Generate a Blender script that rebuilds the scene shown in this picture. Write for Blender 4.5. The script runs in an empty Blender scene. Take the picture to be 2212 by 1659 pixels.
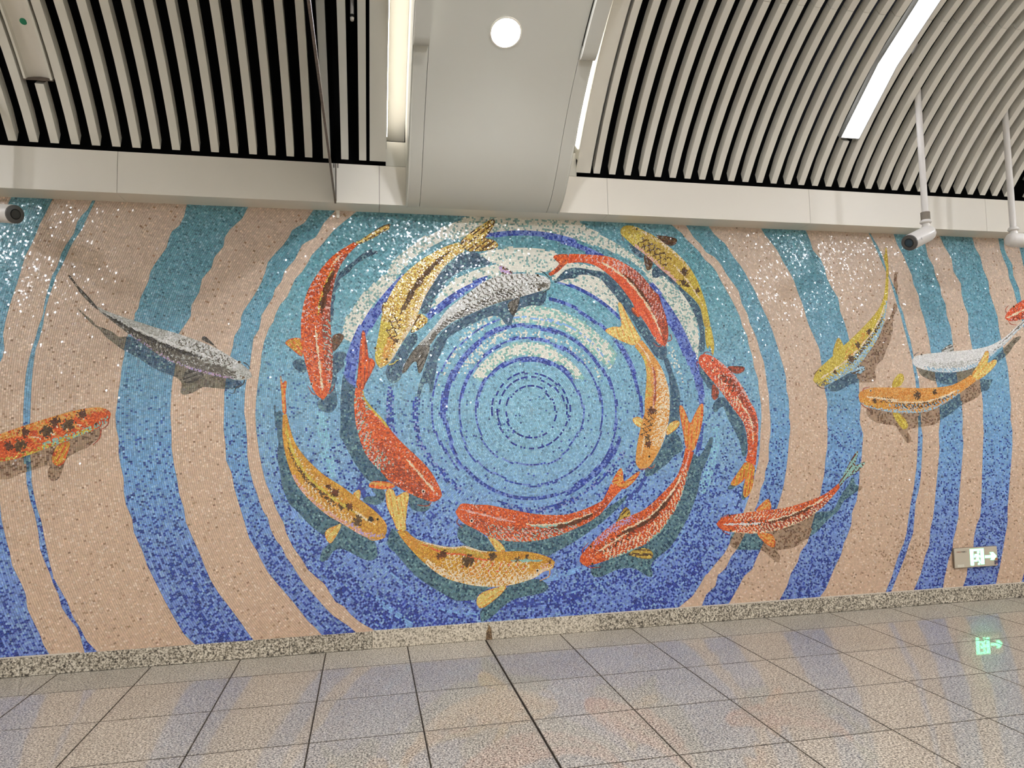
import bpy, math, random
import numpy as np
from mathutils import Vector, Matrix

scene = bpy.context.scene
coll = scene.collection
random.seed(7)
RNG = np.random.default_rng(11)

# ------------------------------------------------------------------ camera, world, exposure
# X runs along the mural wall, Y into it (wall face at Y = 0), Z up, metres
F_PX, YAW, PITCH, ROLL = 1535.3, math.radians(11.624), math.radians(4.106), math.radians(-1.192)
CAM = Vector((0.0, -5.6083, 1.585))
fwd = Vector((math.sin(YAW) * math.cos(PITCH), math.cos(YAW) * math.cos(PITCH), math.sin(PITCH)))
rgt = Vector((math.cos(YAW), -math.sin(YAW), 0.0))
upv = rgt.cross(fwd)
r2 = rgt * math.cos(ROLL) + upv * math.sin(ROLL)
u2 = upv * math.cos(ROLL) - rgt * math.sin(ROLL)
cd = bpy.data.cameras.new('camera')
cd.sensor_width = 36.0
cd.lens = F_PX / 2212.0 * 36.0
cd.clip_start = 0.02
cam = bpy.data.objects.new('camera', cd)
coll.objects.link(cam)
m = Matrix((r2, u2, -fwd)).transposed().to_4x4()
m.translation = CAM
cam.matrix_world = m
scene.camera = cam

world = bpy.data.worlds.new('world')
scene.world = world
world.use_nodes = True
world.node_tree.nodes['Background'].inputs[0].default_value = (1.0, 1.0, 1.0, 1)
world.node_tree.nodes['Background'].inputs[1].default_value = 0.02
vs = scene.view_settings
vs.view_transform = 'Standard'
vs.look = 'None'
vs.exposure = 1.64
vs.gamma = 1.0
vs.use_curve_mapping = False
scene.cycles.use_denoising = True
scene.cycles.max_bounces = 6
scene.cycles.diffuse_bounces = 3
scene.cycles.glossy_bounces = 2
scene.cycles.transmission_bounces = 2
scene.cycles.transparent_max_bounces = 6
scene.cycles.use_adaptive_sampling = True
scene.cycles.adaptive_threshold = 0.06
scene.cycles.caustics_reflective = False
scene.cycles.caustics_refractive = False
scene.cycles.sample_clamp_indirect = 6.0
L_LINEAR, L_COVE, L_DOWN, L_FILL = 3.4, 3.0, 195.0, 7.8     # radiance of the hall lamps and of the added fill panels

# ------------------------------------------------------------------ helpers
def lin(c):
    return tuple((x / 255 / 12.92) if x / 255 <= 0.04045 else ((x / 255 + 0.055) / 1.055) ** 2.4 for x in c)

def nlin(a):
    a = np.asarray(a, float) / 255.0
    return np.where(a <= 0.04045, a / 12.92, ((a + 0.055) / 1.055) ** 2.4)

MATS = {}
def mat(name, rgb, rough=0.5, metal=0.0, spec=0.5, emit=None, strength=0.0, vary=0.0, scale=4.0, bump=0.0):
    if name in MATS:
        return MATS[name]
    mt = bpy.data.materials.new(name)
    mt.use_nodes = True
    nt = mt.node_tree
    b = nt.nodes['Principled BSDF']
    c = lin(rgb)
    b.inputs['Base Color'].default_value = (*c, 1)
    b.inputs['Roughness'].default_value = rough
    b.inputs['Metallic'].default_value = metal
    b.inputs['Specular IOR Level'].default_value = spec
    if emit:
        b.inputs['Emission Color'].default_value = (*emit, 1)
        b.inputs['Emission Strength'].default_value = strength
    if vary or bump:
        geo = nt.nodes.new('ShaderNodeNewGeometry')
        nz = nt.nodes.new('ShaderNodeTexNoise')
        nz.inputs['Scale'].default_value = scale
        nz.inputs['Detail'].default_value = 5
        nt.links.new(geo.outputs['Position'], nz.inputs['Vector'])
        if vary:
            rp = nt.nodes.new('ShaderNodeValToRGB')
            rp.color_ramp.elements[0].position = 0.3
            rp.color_ramp.elements[1].position = 0.7
            rp.color_ramp.elements[0].color = (*[x * (1 - vary) for x in c], 1)
            rp.color_ramp.elements[1].color = (*[min(1, x * (1 + vary)) for x in c], 1)
            nt.links.new(nz.outputs['Fac'], rp.inputs['Fac'])
            nt.links.new(rp.outputs['Color'], b.inputs['Base Color'])
        if bump:
            bp = nt.nodes.new('ShaderNodeBump')
            bp.inputs['Strength'].default_value = bump
            bp.inputs['Distance'].default_value = 0.01
            nt.links.new(nz.outputs['Fac'], bp.inputs['Height'])
            nt.links.new(bp.outputs['Normal'], b.inputs['Normal'])
    MATS[name] = mt
    return mt

def tag(o, label=None, cat=None, group=None, kind=None):
    if label: o['label'] = label
    if cat: o['category'] = cat
    if group: o['group'] = group
    if kind: o['kind'] = kind
    return o

def link(name, me, material=None, parent=None, loc=None):
    o = bpy.data.objects.new(name, me)
    coll.objects.link(o)
    if material is not None and len(me.materials) == 0:
        me.materials.append(material)
    if parent is not None:
        o.parent = parent
        if loc is None and parent.type == 'EMPTY' and parent.parent is None:
            o.location = -Vector(parent.location)      # vertices are given in world metres
    if loc is not None:
        o.location = loc
    return o

def empty(name, loc):
    o = bpy.data.objects.new(name, None)
    o.empty_display_size = 0.1
    coll.objects.link(o)
    o.location = loc
    return o

class MB:
    """collects simple shapes; build() links them as one mesh object"""
    def __init__(self):
        self.v, self.f = [], []
    def add(self, v, f):
        n = len(self.v)
        self.v += [tuple(p) for p in v]
        self.f += [tuple(i + n for i in q) for q in f]
        return self
    def box(self, x0, x1, y0, y1, z0, z1):
        v = [(x, y, z) for z in (z0, z1) for y in (y0, y1) for x in (x0, x1)]
        return self.add(v, [(0, 2, 3, 1), (4, 5, 7, 6), (0, 1, 5, 4), (2, 6, 7, 3), (0, 4, 6, 2), (1, 3, 7, 5)])
    def bevel_box(self, x0, x1, y0, y1, z0, z1, b):
        """box whose -Y face has chamfered edges"""
        v = [(x0, y1, z0), (x1, y1, z0), (x1, y1, z1), (x0, y1, z1),
             (x0, y0 + b, z0), (x1, y0 + b, z0), (x1, y0 + b, z1), (x0, y0 + b, z1),
             (x0 + b, y0, z0 + b), (x1 - b, y0, z0 + b), (x1 - b, y0, z1 - b), (x0 + b, y0, z1 - b)]
        f = [(0, 3, 2, 1), (8, 9, 10, 11)]
        for i in range(4):
            j = (i + 1) % 4
            f += [(i, j, 4 + j, 4 + i), (4 + i, 4 + j, 8 + j, 8 + i)]
        return self.add(v, f)
    def prism(self, poly, axis, a, b):
        """poly: 2D outline; axis 'x' -> (y,z) outline extruded over x; 'y' -> (x,z) outline extruded over y"""
        n = len(poly)
        if axis == 'x':
            v = [(a, p[0], p[1]) for p in poly] + [(b, p[0], p[1]) for p in poly]
        else:
            v = [(p[0], a, p[1]) for p in poly] + [(p[0], b, p[1]) for p in poly]
        f = [tuple(range(n - 1, -1, -1)), tuple(range(n, 2 * n))]
        f += [(i, (i + 1) % n, n + (i + 1) % n, n + i) for i in range(n)]
        return self.add(v, f)
    def strip(self, lo, hi, x0, x1):
        """solid between two (y,z) polylines of the same length, extruded over x0..x1"""
        n = len(lo)
        v = []
        for i in range(n):
            v += [(x0, *lo[i]), (x1, *lo[i]), (x1, *hi[i]), (x0, *hi[i])]
        f = [(0, 3, 2, 1), tuple(4 * (n - 1) + k for k in (0, 1, 2, 3))]
        for i in range(n - 1):
            a, b = 4 * i, 4 * i + 4
            for k in range(4):
                l = (k + 1) % 4
                f.append((a + k, a + l, b + l, b + k))
        return self.add(v, f)
    def tube(self, pts, r, n=10, cap=True):
        """tube along points; r a number or list"""
        pts = [Vector(p) for p in pts]
        rs = r if isinstance(r, (list, tuple)) else [r] * len(pts)
        v, f = [], []
        for i, p in enumerate(pts):
            d = (pts[min(i + 1, len(pts) - 1)] - pts[max(i - 1, 0)])
            d = d.normalized() if d.length > 1e-9 else Vector((0, 0, 1))
            a = Vector((0, 0, 1)) if abs(d.z) < 0.9 else Vector((1, 0, 0))
            s = d.cross(a).normalized()
            t = d.cross(s).normalized()
            for k in range(n):
                an = 2 * math.pi * k / n
                v.append(p + (s * math.cos(an) + t * math.sin(an)) * rs[i])
        for i in range(len(pts) - 1):
            for k in range(n):
                l = (k + 1) % n
                f.append((i * n + k, (i + 1) * n + k, (i + 1) * n + l, i * n + l))
        if cap:
            f.append(tuple(range(n)))
            e = (len(pts) - 1) * n
            f.append(tuple(e + k for k in range(n - 1, -1, -1)))
        return self.add(v, f)
    def mesh(self, name, smooth=False):
        me = bpy.data.meshes.new(name)
        me.from_pydata(self.v, [], self.f)
        me.validate()
        import bmesh
        bm = bmesh.new(); bm.from_mesh(me)
        bmesh.ops.recalc_face_normals(bm, faces=bm.faces)
        bm.to_mesh(me); bm.free()
        if smooth:
            me.polygons.foreach_set('use_smooth', [True] * len(me.polygons))
            me.set_sharp_from_angle(angle=math.radians(40))
        return me
    def build(self, name, material, parent=None, smooth=False, loc=None):
        return link(name, self.mesh(name, smooth), material, parent, loc)

# ------------------------------------------------------------------ materials
M_WHITE = mat('white_metal_panel', (225, 218, 204), 0.42, vary=0.03, scale=1.3)
M_SLAT = mat('white_slat', (224, 219, 206), 0.45, vary=0.03, scale=2.0)
M_BEAM = mat('beam_panel', (196, 193, 181), 0.4, vary=0.02, scale=0.8)
M_BLACK = mat('black_void', (12, 12, 13), 0.9, spec=0.1)
M_DARK = mat('dark_gap', (26, 24, 22), 0.8, spec=0.2)
M_GROUT = mat('grout', (196, 186, 168), 0.8, vary=0.08, scale=6)
M_PLAIN = mat('plain_wall', (226, 222, 212), 0.5, vary=0.04)
M_CAM = mat('camera_shell', (206, 200, 192), 0.38)
M_CAMRING = mat('camera_ring', (78, 74, 70), 0.45)
M_LENS = mat('lens_window', (42, 44, 42), 0.08, spec=0.8)
M_ALU = mat('aluminium', (190, 190, 188), 0.35, metal=0.8)
M_BROWN = mat('brown_end', (96, 82, 70), 0.6, vary=0.15, scale=20)

def granite(name, dark, mid, light, scale, rough, polish=0.0):
    mt = bpy.data.materials.new(name)
    mt.use_nodes = True
    nt = mt.node_tree
    b = nt.nodes['Principled BSDF']
    geo = nt.nodes.new('ShaderNodeNewGeometry')
    nz = nt.nodes.new('ShaderNodeTexNoise')
    nz.inputs['Scale'].default_value = scale
    nz.inputs['Detail'].default_value = 1.6
    nz.inputs['Roughness'].default_value = 0.55
    nz.inputs['Distortion'].default_value = 0.5
    nt.links.new(geo.outputs['Position'], nz.inputs['Vector'])
    rp = nt.nodes.new('ShaderNodeValToRGB')
    e = rp.color_ramp.elements
    e[0].position, e[0].color = 0.35, (*lin(dark), 1)
    e[1].position, e[1].color = 0.64, (*lin(light), 1)
    k = e.new(0.48); k.color = (*lin(mid), 1)
    nt.links.new(nz.outputs['Fac'], rp.inputs['Fac'])
    n2 = nt.nodes.new('ShaderNodeTexNoise')
    n2.inputs['Scale'].default_value = 2.2
    n2.inputs['Detail'].default_value = 4
    nt.links.new(geo.outputs['Position'], n2.inputs['Vector'])
    mr = nt.nodes.new('ShaderNodeMapRange')
    mr.inputs['To Min'].default_value = 0.86
    mr.inputs['To Max'].default_value = 1.12
    nt.links.new(n2.outputs['Fac'], mr.inputs['Value'])
    oi = nt.nodes.new('ShaderNodeObjectInfo')
    m2 = nt.nodes.new('ShaderNodeMapRange')
    m2.inputs['To Min'].default_value = 0.93
    m2.inputs['To Max'].default_value = 1.05
    nt.links.new(oi.outputs['Random'], m2.inputs['Value'])
    mu = nt.nodes.new('ShaderNodeMath'); mu.operation = 'MULTIPLY'
    nt.links.new(mr.outputs['Result'], mu.inputs[0])
    nt.links.new(m2.outputs['Result'], mu.inputs[1])
    mx = nt.nodes.new('ShaderNodeVectorMath'); mx.operation = 'SCALE'
    nt.links.new(rp.outputs['Color'], mx.inputs[0])
    nt.links.new(mu.outputs['Value'], mx.inputs['Scale'])
    nt.links.new(mx.outputs['Vector'], b.inputs['Base Color'])
    b.inputs['Roughness'].default_value = rough
    b.inputs['IOR'].default_value = 1.5
    b.inputs['Coat Weight'].default_value = polish        # polished surface over the grain
    b.inputs['Coat Roughness'].default_value = 0.035
    b.inputs['Coat IOR'].default_value = 1.5
    return mt

M_FLOOR = granite('floor_granite', (62, 55, 46), (150, 139, 122), (216, 205, 186), 105.0, 0.34, 0.8)
M_BASE = granite('plinth_granite', (60, 54, 46), (154, 143, 123), (218, 208, 187), 80.0, 0.35)
M_BASE2 = granite('plinth_granite_pale', (108, 98, 84), (186, 174, 152), (220, 209, 188), 85.0, 0.4)

# ------------------------------------------------------------------ the setting: shell of the hall
XL, XR = -9.0, 13.0
VC_Y, VC_Z, VR = -2.8695, 1.6013, 3.396          # barrel vault of the ceiling
def vp(a, r):
    """point of the vault section at angle a (degrees from vertical) and radius r"""
    return (VC_Y + r * math.sin(math.radians(a)), VC_Z + r * math.cos(math.radians(a)))
def arc(r, a0, a1, n):
    return [vp(a0 + (a1 - a0) * i / n, r) for i in range(n + 1)]
A_END = 51.8
SOF_Z0, SOF_Z1, SOF_D = 3.3625, 3.665, 0.205

tag(MB().box(XL, XR, 0.0, 0.12, -0.1, 5.4).build('wall_back', M_GROUT), kind='structure')
tag(MB().box(XL, XR, -7.4, -7.2, -0.1, 5.4).build('wall_front', M_PLAIN), kind='structure')
tag(MB().box(XL - .1, XL, -7.4, 0.12, -0.1, 5.4).build('wall_left', M_PLAIN), kind='structure')
tag(MB().box(XR, XR + .1, -7.4, 0.12, -0.1, 5.4).build('wall_right', M_PLAIN), kind='structure')

# floor: granite tiles 0.6 m, laid from the plinth towards the camera
FX0, FT, FY1 = -0.3052, 0.6, 0.4256
floor = MB().box(XL, XR, -7.2, 0.0, -0.10, -0.012).build('floor', mat('floor_joint', (46, 38, 29), 0.85, vary=0.3, scale=9))
tag(floor, kind='structure')
M_RIM = granite('floor_granite_soiled', (36, 31, 25), (84, 74, 61), (142, 130, 112), 90.0, 0.45)
def tile_mesh(w, d, name):
    """granite tile: chamfered edge and a narrow soiled rim along the joints"""
    b, g, rim = 0.0014, 0.0018, 0.0038
    def rect(e, z): return [(e, e, z), (w - e, e, z), (w - e, d - e, z), (e, d - e, z)]
    v = rect(g, -0.012) + rect(g, -b) + rect(g + b, 0) + rect(g + rim, 0)
    f, mi = [(12, 13, 14, 15)], [0]
    for k in range(3):
        for i in range(4):
            j = (i + 1) % 4
            f.append((4 * k + i, 4 * k + j, 4 * k + 4 + j, 4 * k + 4 + i)); mi.append(1)
    me = bpy.data.meshes.new(name)
    me.from_pydata(v, [], f)
    me.materials.append(M_FLOOR); me.materials.append(M_RIM)
    me.polygons.foreach_set('material_index', mi)
    return me
t_full = tile_mesh(FT, FT, 'floor_tile')
t_cut = tile_mesh(FT, FY1 - 0.018, 'floor_tile_cut')
t_joint = tile_mesh(FT - 0.006, FT, 'floor_tile_joint')       # beside the open expansion joint
t_jointc = tile_mesh(FT - 0.006, FY1 - 0.018, 'floor_tile_joint_cut')
for c in range(-8, 14):
    for r in range(0, 9):
        x = FX0 + FT * c
        jn = (c == 2)
        me = (t_jointc if jn else t_cut) if r == 0 else (t_joint if jn else t_full)
        y = -FY1 if r == 0 else -(FY1 + FT * r)
        o = link('floor_tile', me, None, floor, (x + (0.006 if jn else 0.0), y, 0.0))
rest = MB()
rest.box(XL, FX0 - 8 * FT, -7.2, -0.018, -0.012, 0.0)
rest.box(FX0 + 14 * FT, XR, -7.2, -0.018, -0.012, 0.0)
rest.box(FX0 - 8 * FT, FX0 + 14 * FT, -7.2, -(FY1 + FT * 8), -0.012, 0.0)
o = rest.build('floor_margin', M_FLOOR, floor)

# granite plinth along the foot of the mural, one object for each slab
PL_H, PL_D = 0.127, 0.016
plinth = MB().box(XL, XR, -0.003, 0.0, 0.0, 0.12).build('baseboard_back', M_DARK)
tag(plinth, kind='structure')
joints = [-9.0, -8.3, -7.7, -7.1, -6.5, -5.92, -5.32, -4.73, -4.13, -3.53, -2.94, -2.342, -1.752, -1.158, -0.565, 0.033, 0.923, 1.828,
          2.43, 3.02, 3.62, 4.21, 4.80, 5.401, 6.0, 6.6, 7.2, 7.8, 8.4, 9.0, 9.6, 10.2, 10.8, 11.4, 12.0, 12.6, 13.0]
for a, b in zip(joints[:-1], joints[1:]):
    pale = 0.0 <= a < 1.5
    h = PL_H + (0.006 if pale else 0.0)
    MB().bevel_box(a + 0.0012, b - 0.0012, -PL_D - (0.004 if pale else 0), -0.003, 0.0, h, 0.0015).build('granite_slab', M_BASE2 if pale else M_BASE, plinth)
M_STAIN = granite('plinth_stain', (46, 34, 22), (92, 70, 46), (146, 120, 86), 80.0, 0.5)
MB().add([(x, -PL_D - .0045, z) for x, z in ((.900, 0), (.951, 0), (.947, .055), (.941, .088), (.928, .112), (.921, .118), (.918, .085), (.905, .070))], [tuple(range(8))]).build('stain', M_STAIN, plinth)
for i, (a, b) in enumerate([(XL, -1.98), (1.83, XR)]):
    MB().box(a, b, -0.012, -0.002, PL_H + 0.0006, PL_H + 0.008).build('lit_ledge_strip', mat('lit_ledge', (200, 188, 170), 0.6), plinth)  # pale colour stands in for light on the top ledge of the slabs

# soffit running along the top of the mural
sof = MB().box(XL, XR, -SOF_D + 0.006, 0.0, SOF_Z0 + 0.004, SOF_Z1 - 0.004).build('trim_1', M_DARK)
tag(sof, kind='structure')
sj = [XL, -7.23, -5.4, -3.565, -1.73, 0.108, 1.941, 3.785, 5.599, 7.43, 9.27, 11.1, XR]
for a, b in zip(sj[:-1], sj[1:]):
    MB().box(a + .0015, b - .0015, -SOF_D, -0.0005, SOF_Z0, SOF_Z1).build('fascia_panel', M_WHITE, sof)
MB().box(XL, XR, -7.2, -5.53, SOF_Z0, SOF_Z1).build('far_soffit', M_WHITE, sof)

# ceiling: black void above, white slats bent to the vault, flat margins beside the beams
cl = MB()
hi = arc(3.80, 60, -60, 24)
cl.strip(hi, [(y, z + 0.1) for y, z in hi], XL, XR)
cl.box(XL, XR, -0.05, -0.005, SOF_Z1, 4.6)
cl.box(XL, XR, -5.75, -5.70, SOF_Z1, 4.6)
ceiling = tag(cl.build('ceiling', M_BLACK), kind='structure')

SW = 0.054
def slat_mesh(a0, a1, name, end0=True, end1=True, w=SW):
    """solid bar following the vault from a0 down to a1, with hairline joints"""
    mb = MB()
    cuts = [a0] + [x for x in (28.1, -28.1) if a1 < x < a0] + [a1]
    for p, q in zip(cuts[:-1], cuts[1:]):
        p2 = p - (0.016 if p != a0 else 0)
        q2 = q + (0.016 if q != a1 else 0)
        n = max(3, int(abs(p2 - q2) / 3.0))
        lo, up = arc(VR, p2, q2, n), arc(VR + 0.078, p2, q2, n)
        if p == a0 and end0: up[0] = (lo[0][0] + 0.021, lo[0][1] + 0.075)
        if q == a1 and end1: up[-1] = (lo[-1][0] - 0.021, lo[-1][1] + 0.075)
        mb.strip(lo, up, 0, w)
    me = mb.mesh(name)
    me.materials.append(M_SLAT)
    return me
slat_full = slat_mesh(A_END, -A_END, 'slat')
A_LAMP0 = math.degrees(math.asin((-0.487 - VC_Y) / VR))
slat_lo = slat_mesh(A_END, A_LAMP0 + 0.5, 'slat_short', True, False)
slat_hi = slat_mesh(-A_LAMP0 - 0.5, -A_END, 'slat_short_far', False, True)
SP = 0.1326
left_x = [-0.043 - SP * i for i in range(27)]
right_x = [1.828 + 0.1330 * i for i in range(31)]
LAMP_ON, LAMP_OFF = (3.915, 4.092), (-2.222, -2.048)
for x in left_x + right_x:
    cut = [l for l in (LAMP_ON, LAMP_OFF) if x + SW > l[0] + 0.03 and x < l[1] - 0.03]
    if cut:
        link('slat', slat_lo, None, ceiling, (x, 0, 0))
        link('slat', slat_hi, None, ceiling, (x, 0, 0))
    else:
        link('slat', slat_full, None, ceiling, (x, 0, 0))
# flat white margins on both sides of each beam (only the middle one is in view)
BEAM_C = 0.9135
NEXT_BAYS = (-5.45, 6.0)              # offsets of the beams in the next bays
for dx in (0.0,) + NEXT_BAYS:
    for a, b in ((0.036, 0.158), (1.681, 1.800)):
        MB().strip(arc(VR, A_END, -A_END, 34), arc(VR + .02, A_END, -A_END, 34), a + dx, b + dx).build('flat_margin', M_SLAT, ceiling)

M_COVE = mat('cove_led', (255, 250, 240), 0.5, emit=(1.0, 0.95, 0.90), strength=L_COVE)
M_LIN = mat('linear_diffuser', (255, 255, 255), 0.5, emit=(0.97, 1.0, 1.12), strength=L_LINEAR)
M_DOWN = mat('downlight_lens', (255, 255, 255), 0.4, emit=(0.97, 1.0, 1.08), strength=L_DOWN)

# ------------------------------------------------------------------ curved beam with its cove lights and downlight
BX0, BX1, BM0, BM1, BR = 0.308, 1.519, 0.409, 1.416, 3.02
NOSE = [(-0.212, 3.350), (-0.26, 3.357), (-0.32, 3.378), (-0.38, 3.409), (-0.45, 3.460), (-0.53, 3.532)]
def mirror(p): return (2 * VC_Y - p[0], p[1])
A_N = 48.4
A_STEP = 33.6
def beam_line(dr=0.0, a_from=A_N, nose=True, both=True, a_to=None):
    a_to = -a_from if a_to is None else a_to
    pts = []
    if nose:
        pts += [(y, z + dr * (0.6 if i < 2 else 1.0)) for i, (y, z) in enumerate(NOSE)]
    pts += arc(BR + dr, a_from, a_to, max(4, int(abs(a_from - a_to) / 2.2)))
    if nose and both:
        pts += [mirror((y, z + dr * (0.6 if i < 2 else 1.0))) for i, (y, z) in reversed(list(enumerate(NOSE)))]
    return pts
def build_beam(dx, root, parts=None):
    """main panel, border strips, sides and roll mouldings of one beam"""
    g = 0.0015
    def put(mb, name, material=M_BEAM, smooth=True):
        return mb.build(name, material, root, smooth)
    lo = beam_line(0.0); up = beam_line(0.03)
    put(MB().strip(lo, up, BM0 + g + dx, BM1 - g + dx), 'main_panel')
    for (x0, x1) in ((BX0, BM0 - g), (BM1 + g, BX1)):
        # lower length, from the soffit to the step
        lo = beam_line(0.0, both=False, a_to=A_STEP - 1.0); up = beam_line(0.03, both=False, a_to=A_STEP - 1.0)
        put(MB().strip(lo, up, x0 + dx, x1 + dx), 'border_strip')
        put(MB().strip([mirror(p) for p in lo], [mirror(p) for p in up], x0 + dx, x1 + dx), 'border_strip')
        # upper length stands 6 cm proud and ends in a rounded lip
        rr = BR - 0.060
        a = arc(rr, A_STEP - 1.2, -A_STEP + 1.2, 30)
        u = arc(rr + 0.045, A_STEP - 1.2, -A_STEP + 1.2, 30)
        lip_l = [vp(A_STEP + t, rr + d) for t, d in ((0.35, 0.052), (0.30, 0.036), (0.1, 0.019), (-0.35, 0.006))]
        lip_u = [vp(A_STEP + t, rr + d) for t, d in ((0.33, 0.058), (0.20, 0.056), (-0.1, 0.053), (-0.5, 0.050))]
        lo = lip_l + a + [mirror(p) for p in reversed(lip_l)]
        up = lip_u + u + [mirror(p) for p in reversed(lip_u)]
        put(MB().strip(lo, up, x0 + dx, x1 + dx), 'proud_strip')
    side_lo = beam_line(0.012)
    side_hi = [(y, max(z, VC_Z + math.sqrt(max(0.0, 3.62 ** 2 - (y - VC_Y) ** 2)))) if abs(y - VC_Y) < 2.665 else (y, SOF_Z1 if abs(y - VC_Y) > 2.6 else z + .3) for y, z in beam_line(0.0)]
    for x in (BX0, BX1):
        s = 1 if x == BX0 else -1
        put(MB().strip(side_lo, side_hi, min(x, x + s * .012) + dx, max(x, x + s * .012) + dx), 'side_panel', smooth=False)
        put(MB().tube([(x + s * 0.006 + dx, y, z) for y, z in beam_line(0.006)], 0.0085, 8), 'edge_roll')

beam = empty('ceiling_beam', (BEAM_C, VC_Y, 3.35))
tag(beam, 'wide white curved ceiling beam sweeping down to the soffit between the slat fields', 'beam')
build_beam(0.0, beam)

def build_cove(dx, side, root):
    """side -1: strip behind the left margin shining right; +1: mirrored"""
    if side < 0: xe, xi = 0.158, 0.308
    else: xe, xi = 1.681, 1.519
    s = 1 if xi > xe else -1
    a0, a1 = 50.2, -50.2
    def wall_(r0, r1, t0, t1, name, material, ea=0.0):
        xa, xb = sorted((xe + s * t0, xe + s * t1))
        MB().strip(arc(VR + r0, a0 - ea, a1 + ea, 34), arc(VR + r1, a0 - ea, a1 + ea, 34), xa + dx, xb + dx).build(name, material, root)
    wall_(.0, .225, 0.0, .004, 'return_board', M_BEAM)
    wall_(.035, .115, .0045, .010, 'led_strip', M_COVE, 1.4)
    xa, xb = sorted((xe, xi))
    MB().strip(arc(VR + .212, a0, a1, 34), arc(VR + .225, a0, a1, 34), xa + .005 + dx, xb - .001 + dx).build('channel_board', M_BEAM, root)
    MB().box(min(xe, xi) + dx, max(xe, xi) + dx, -0.206, -0.19, SOF_Z1 + 0.002, 3.86).build('end_plate', M_BEAM, root)

cv = empty('cove_light', (0.233, VC_Y, 4.9))
tag(cv, 'glowing warm cove slot along the left side of the curved beam', 'cove light')
build_cove(0.0, -1, cv)
cv = empty('cove_light', (1.6, VC_Y, 4.9))
tag(cv, 'narrow glowing cove slot along the right side of the curved beam', 'cove light')
build_cove(0.0, 1, cv)
for dx in NEXT_BAYS:       # the next bays of the hall, out of view
    build_beam(dx, ceiling)
    build_cove(dx, -1, ceiling)
    build_cove(dx, 1, ceiling)

def build_downlight(root, x, a):
    y, z = vp(a, BR)
    rad = Vector((0, math.sin(math.radians(a)), math.cos(math.radians(a))))   # outwards (up)
    tan = Vector((0, math.cos(math.radians(a)), -math.sin(math.radians(a))))
    c = Vector((x, y, z))
    n = 40
    def ring(r, d): return [c + Vector((1, 0, 0)) * (r * math.cos(2 * math.pi * i / n)) + tan * (r * math.sin(2 * math.pi * i / n)) - rad * d for i in range(n)]
    v, f = [], []
    for r, d in ((0.105, 0.0), (0.105, 0.006), (0.094, 0.008), (0.092, 0.004)): v += ring(r, d)
    for k in range(3):
        for i in range(n):
            j = (i + 1) % n
            f.append((k * n + i, k * n + j, (k + 1) * n + j, (k + 1) * n + i))
    MB().add(v, f).build('trim_ring', M_WHITE, root)
    v = ring(0.0935, 0.0042) + ring(0.0935, 0.001)
    f = [tuple(range(n)), tuple(range(2 * n - 1, n - 1, -1))] + [(i, (i + 1) % n, n + (i + 1) % n, n + i) for i in range(n)]
    MB().add(v, f).build('lens', M_DOWN, root)
A_DL = math.degrees(math.asin((-1.290 - VC_Y) / BR))
dl = empty('round_downlight', (0.895, -1.29, 4.15))
tag(dl, 'bright round downlight set in the curved white beam', 'downlight')
build_downlight(dl, 0.895, A_DL)
for a in (0.0, -A_DL):
    build_downlight(ceiling, 0.895, a)
for dx in NEXT_BAYS:
    for a in (A_DL, 0.0, -A_DL):
        build_downlight(ceiling, 0.895 + dx, a)

# ------------------------------------------------------------------ linear lamps between the slats
def linear_lamp(root, x0, x1, lit):
    """straight lengths laid end to end along the vault"""
    step = 10.3
    a = A_LAMP0
    stops = [a]
    while stops[-1] - step > -A_LAMP0 + 1: stops.append(stops[-1] - step)
    stops.append(-A_LAMP0)
    for p, q in zip(stops[:-1], stops[1:]):
        on = lit
        n = 1 if on else 5
        e = 0.02
        if on:
            MB().strip(arc(VR + .004, p - e, q + e, n), arc(VR + .02, p - e, q + e, n), x0 + .008, x1 - .010).build('diffuser', M_LIN, root)
            MB().strip(arc(VR - .002, p, q, n), arc(VR + .05, p, q, n), x0, x0 + .005).build('side_rail', M_ALU, root)
            MB().strip(arc(VR - .002, p, q, n), arc(VR + .05, p, q, n), x1 - .007, x1).build('side_rail', M_ALU, root)
        else:
            # empty tray: curved back with turned-up rails
            sec = [(0.014, .002), (0.020, .024), (0.05, .042), ((x1 - x0) / 2, .050), (x1 - x0 - .05, .042), (x1 - x0 - .020, .024), (x1 - x0 - .014, .002)]
            v, f = [], []
            m = 6
            for i in range(m + 1):
                an = p + (q - p) * i / m
                for (dx, dr) in sec:
                    y, z = vp(an, VR + dr); v.append((x0 + dx, y, z))
            k = len(sec)
            for i in range(m):
                for j in range(k - 1):
                    f.append((i * k + j, i * k + j + 1, (i + 1) * k + j + 1, (i + 1) * k + j))
            MB().add(v, f).build('tray', M_WHITE, root, True)
            MB().strip(arc(VR - .004, p, q, n), arc(VR + .05, p, q, n), x0, x0 + .0145).build('side_rail', M_SLAT, root)
            MB().strip(arc(VR - .004, p, q, n), arc(VR + .05, p, q, n), x1 - .0145, x1).build('side_rail', M_SLAT, root)
    # end plate towards the mural
    y0, z0 = vp(A_LAMP0, VR - .003); y1, z1 = vp(A_LAMP0, VR + .058)
    y2, z2 = vp(A_LAMP0 + 0.12, VR - .003); y3, z3 = vp(A_LAMP0 + 0.12, VR + .058)
    MB().prism([(y0, z0), (y1, z1), (y3, z3), (y2, z2)], 'x', x0 - .003, x1 + .003).build('end_plate', M_ALU if lit else M_BROWN, root)

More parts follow.
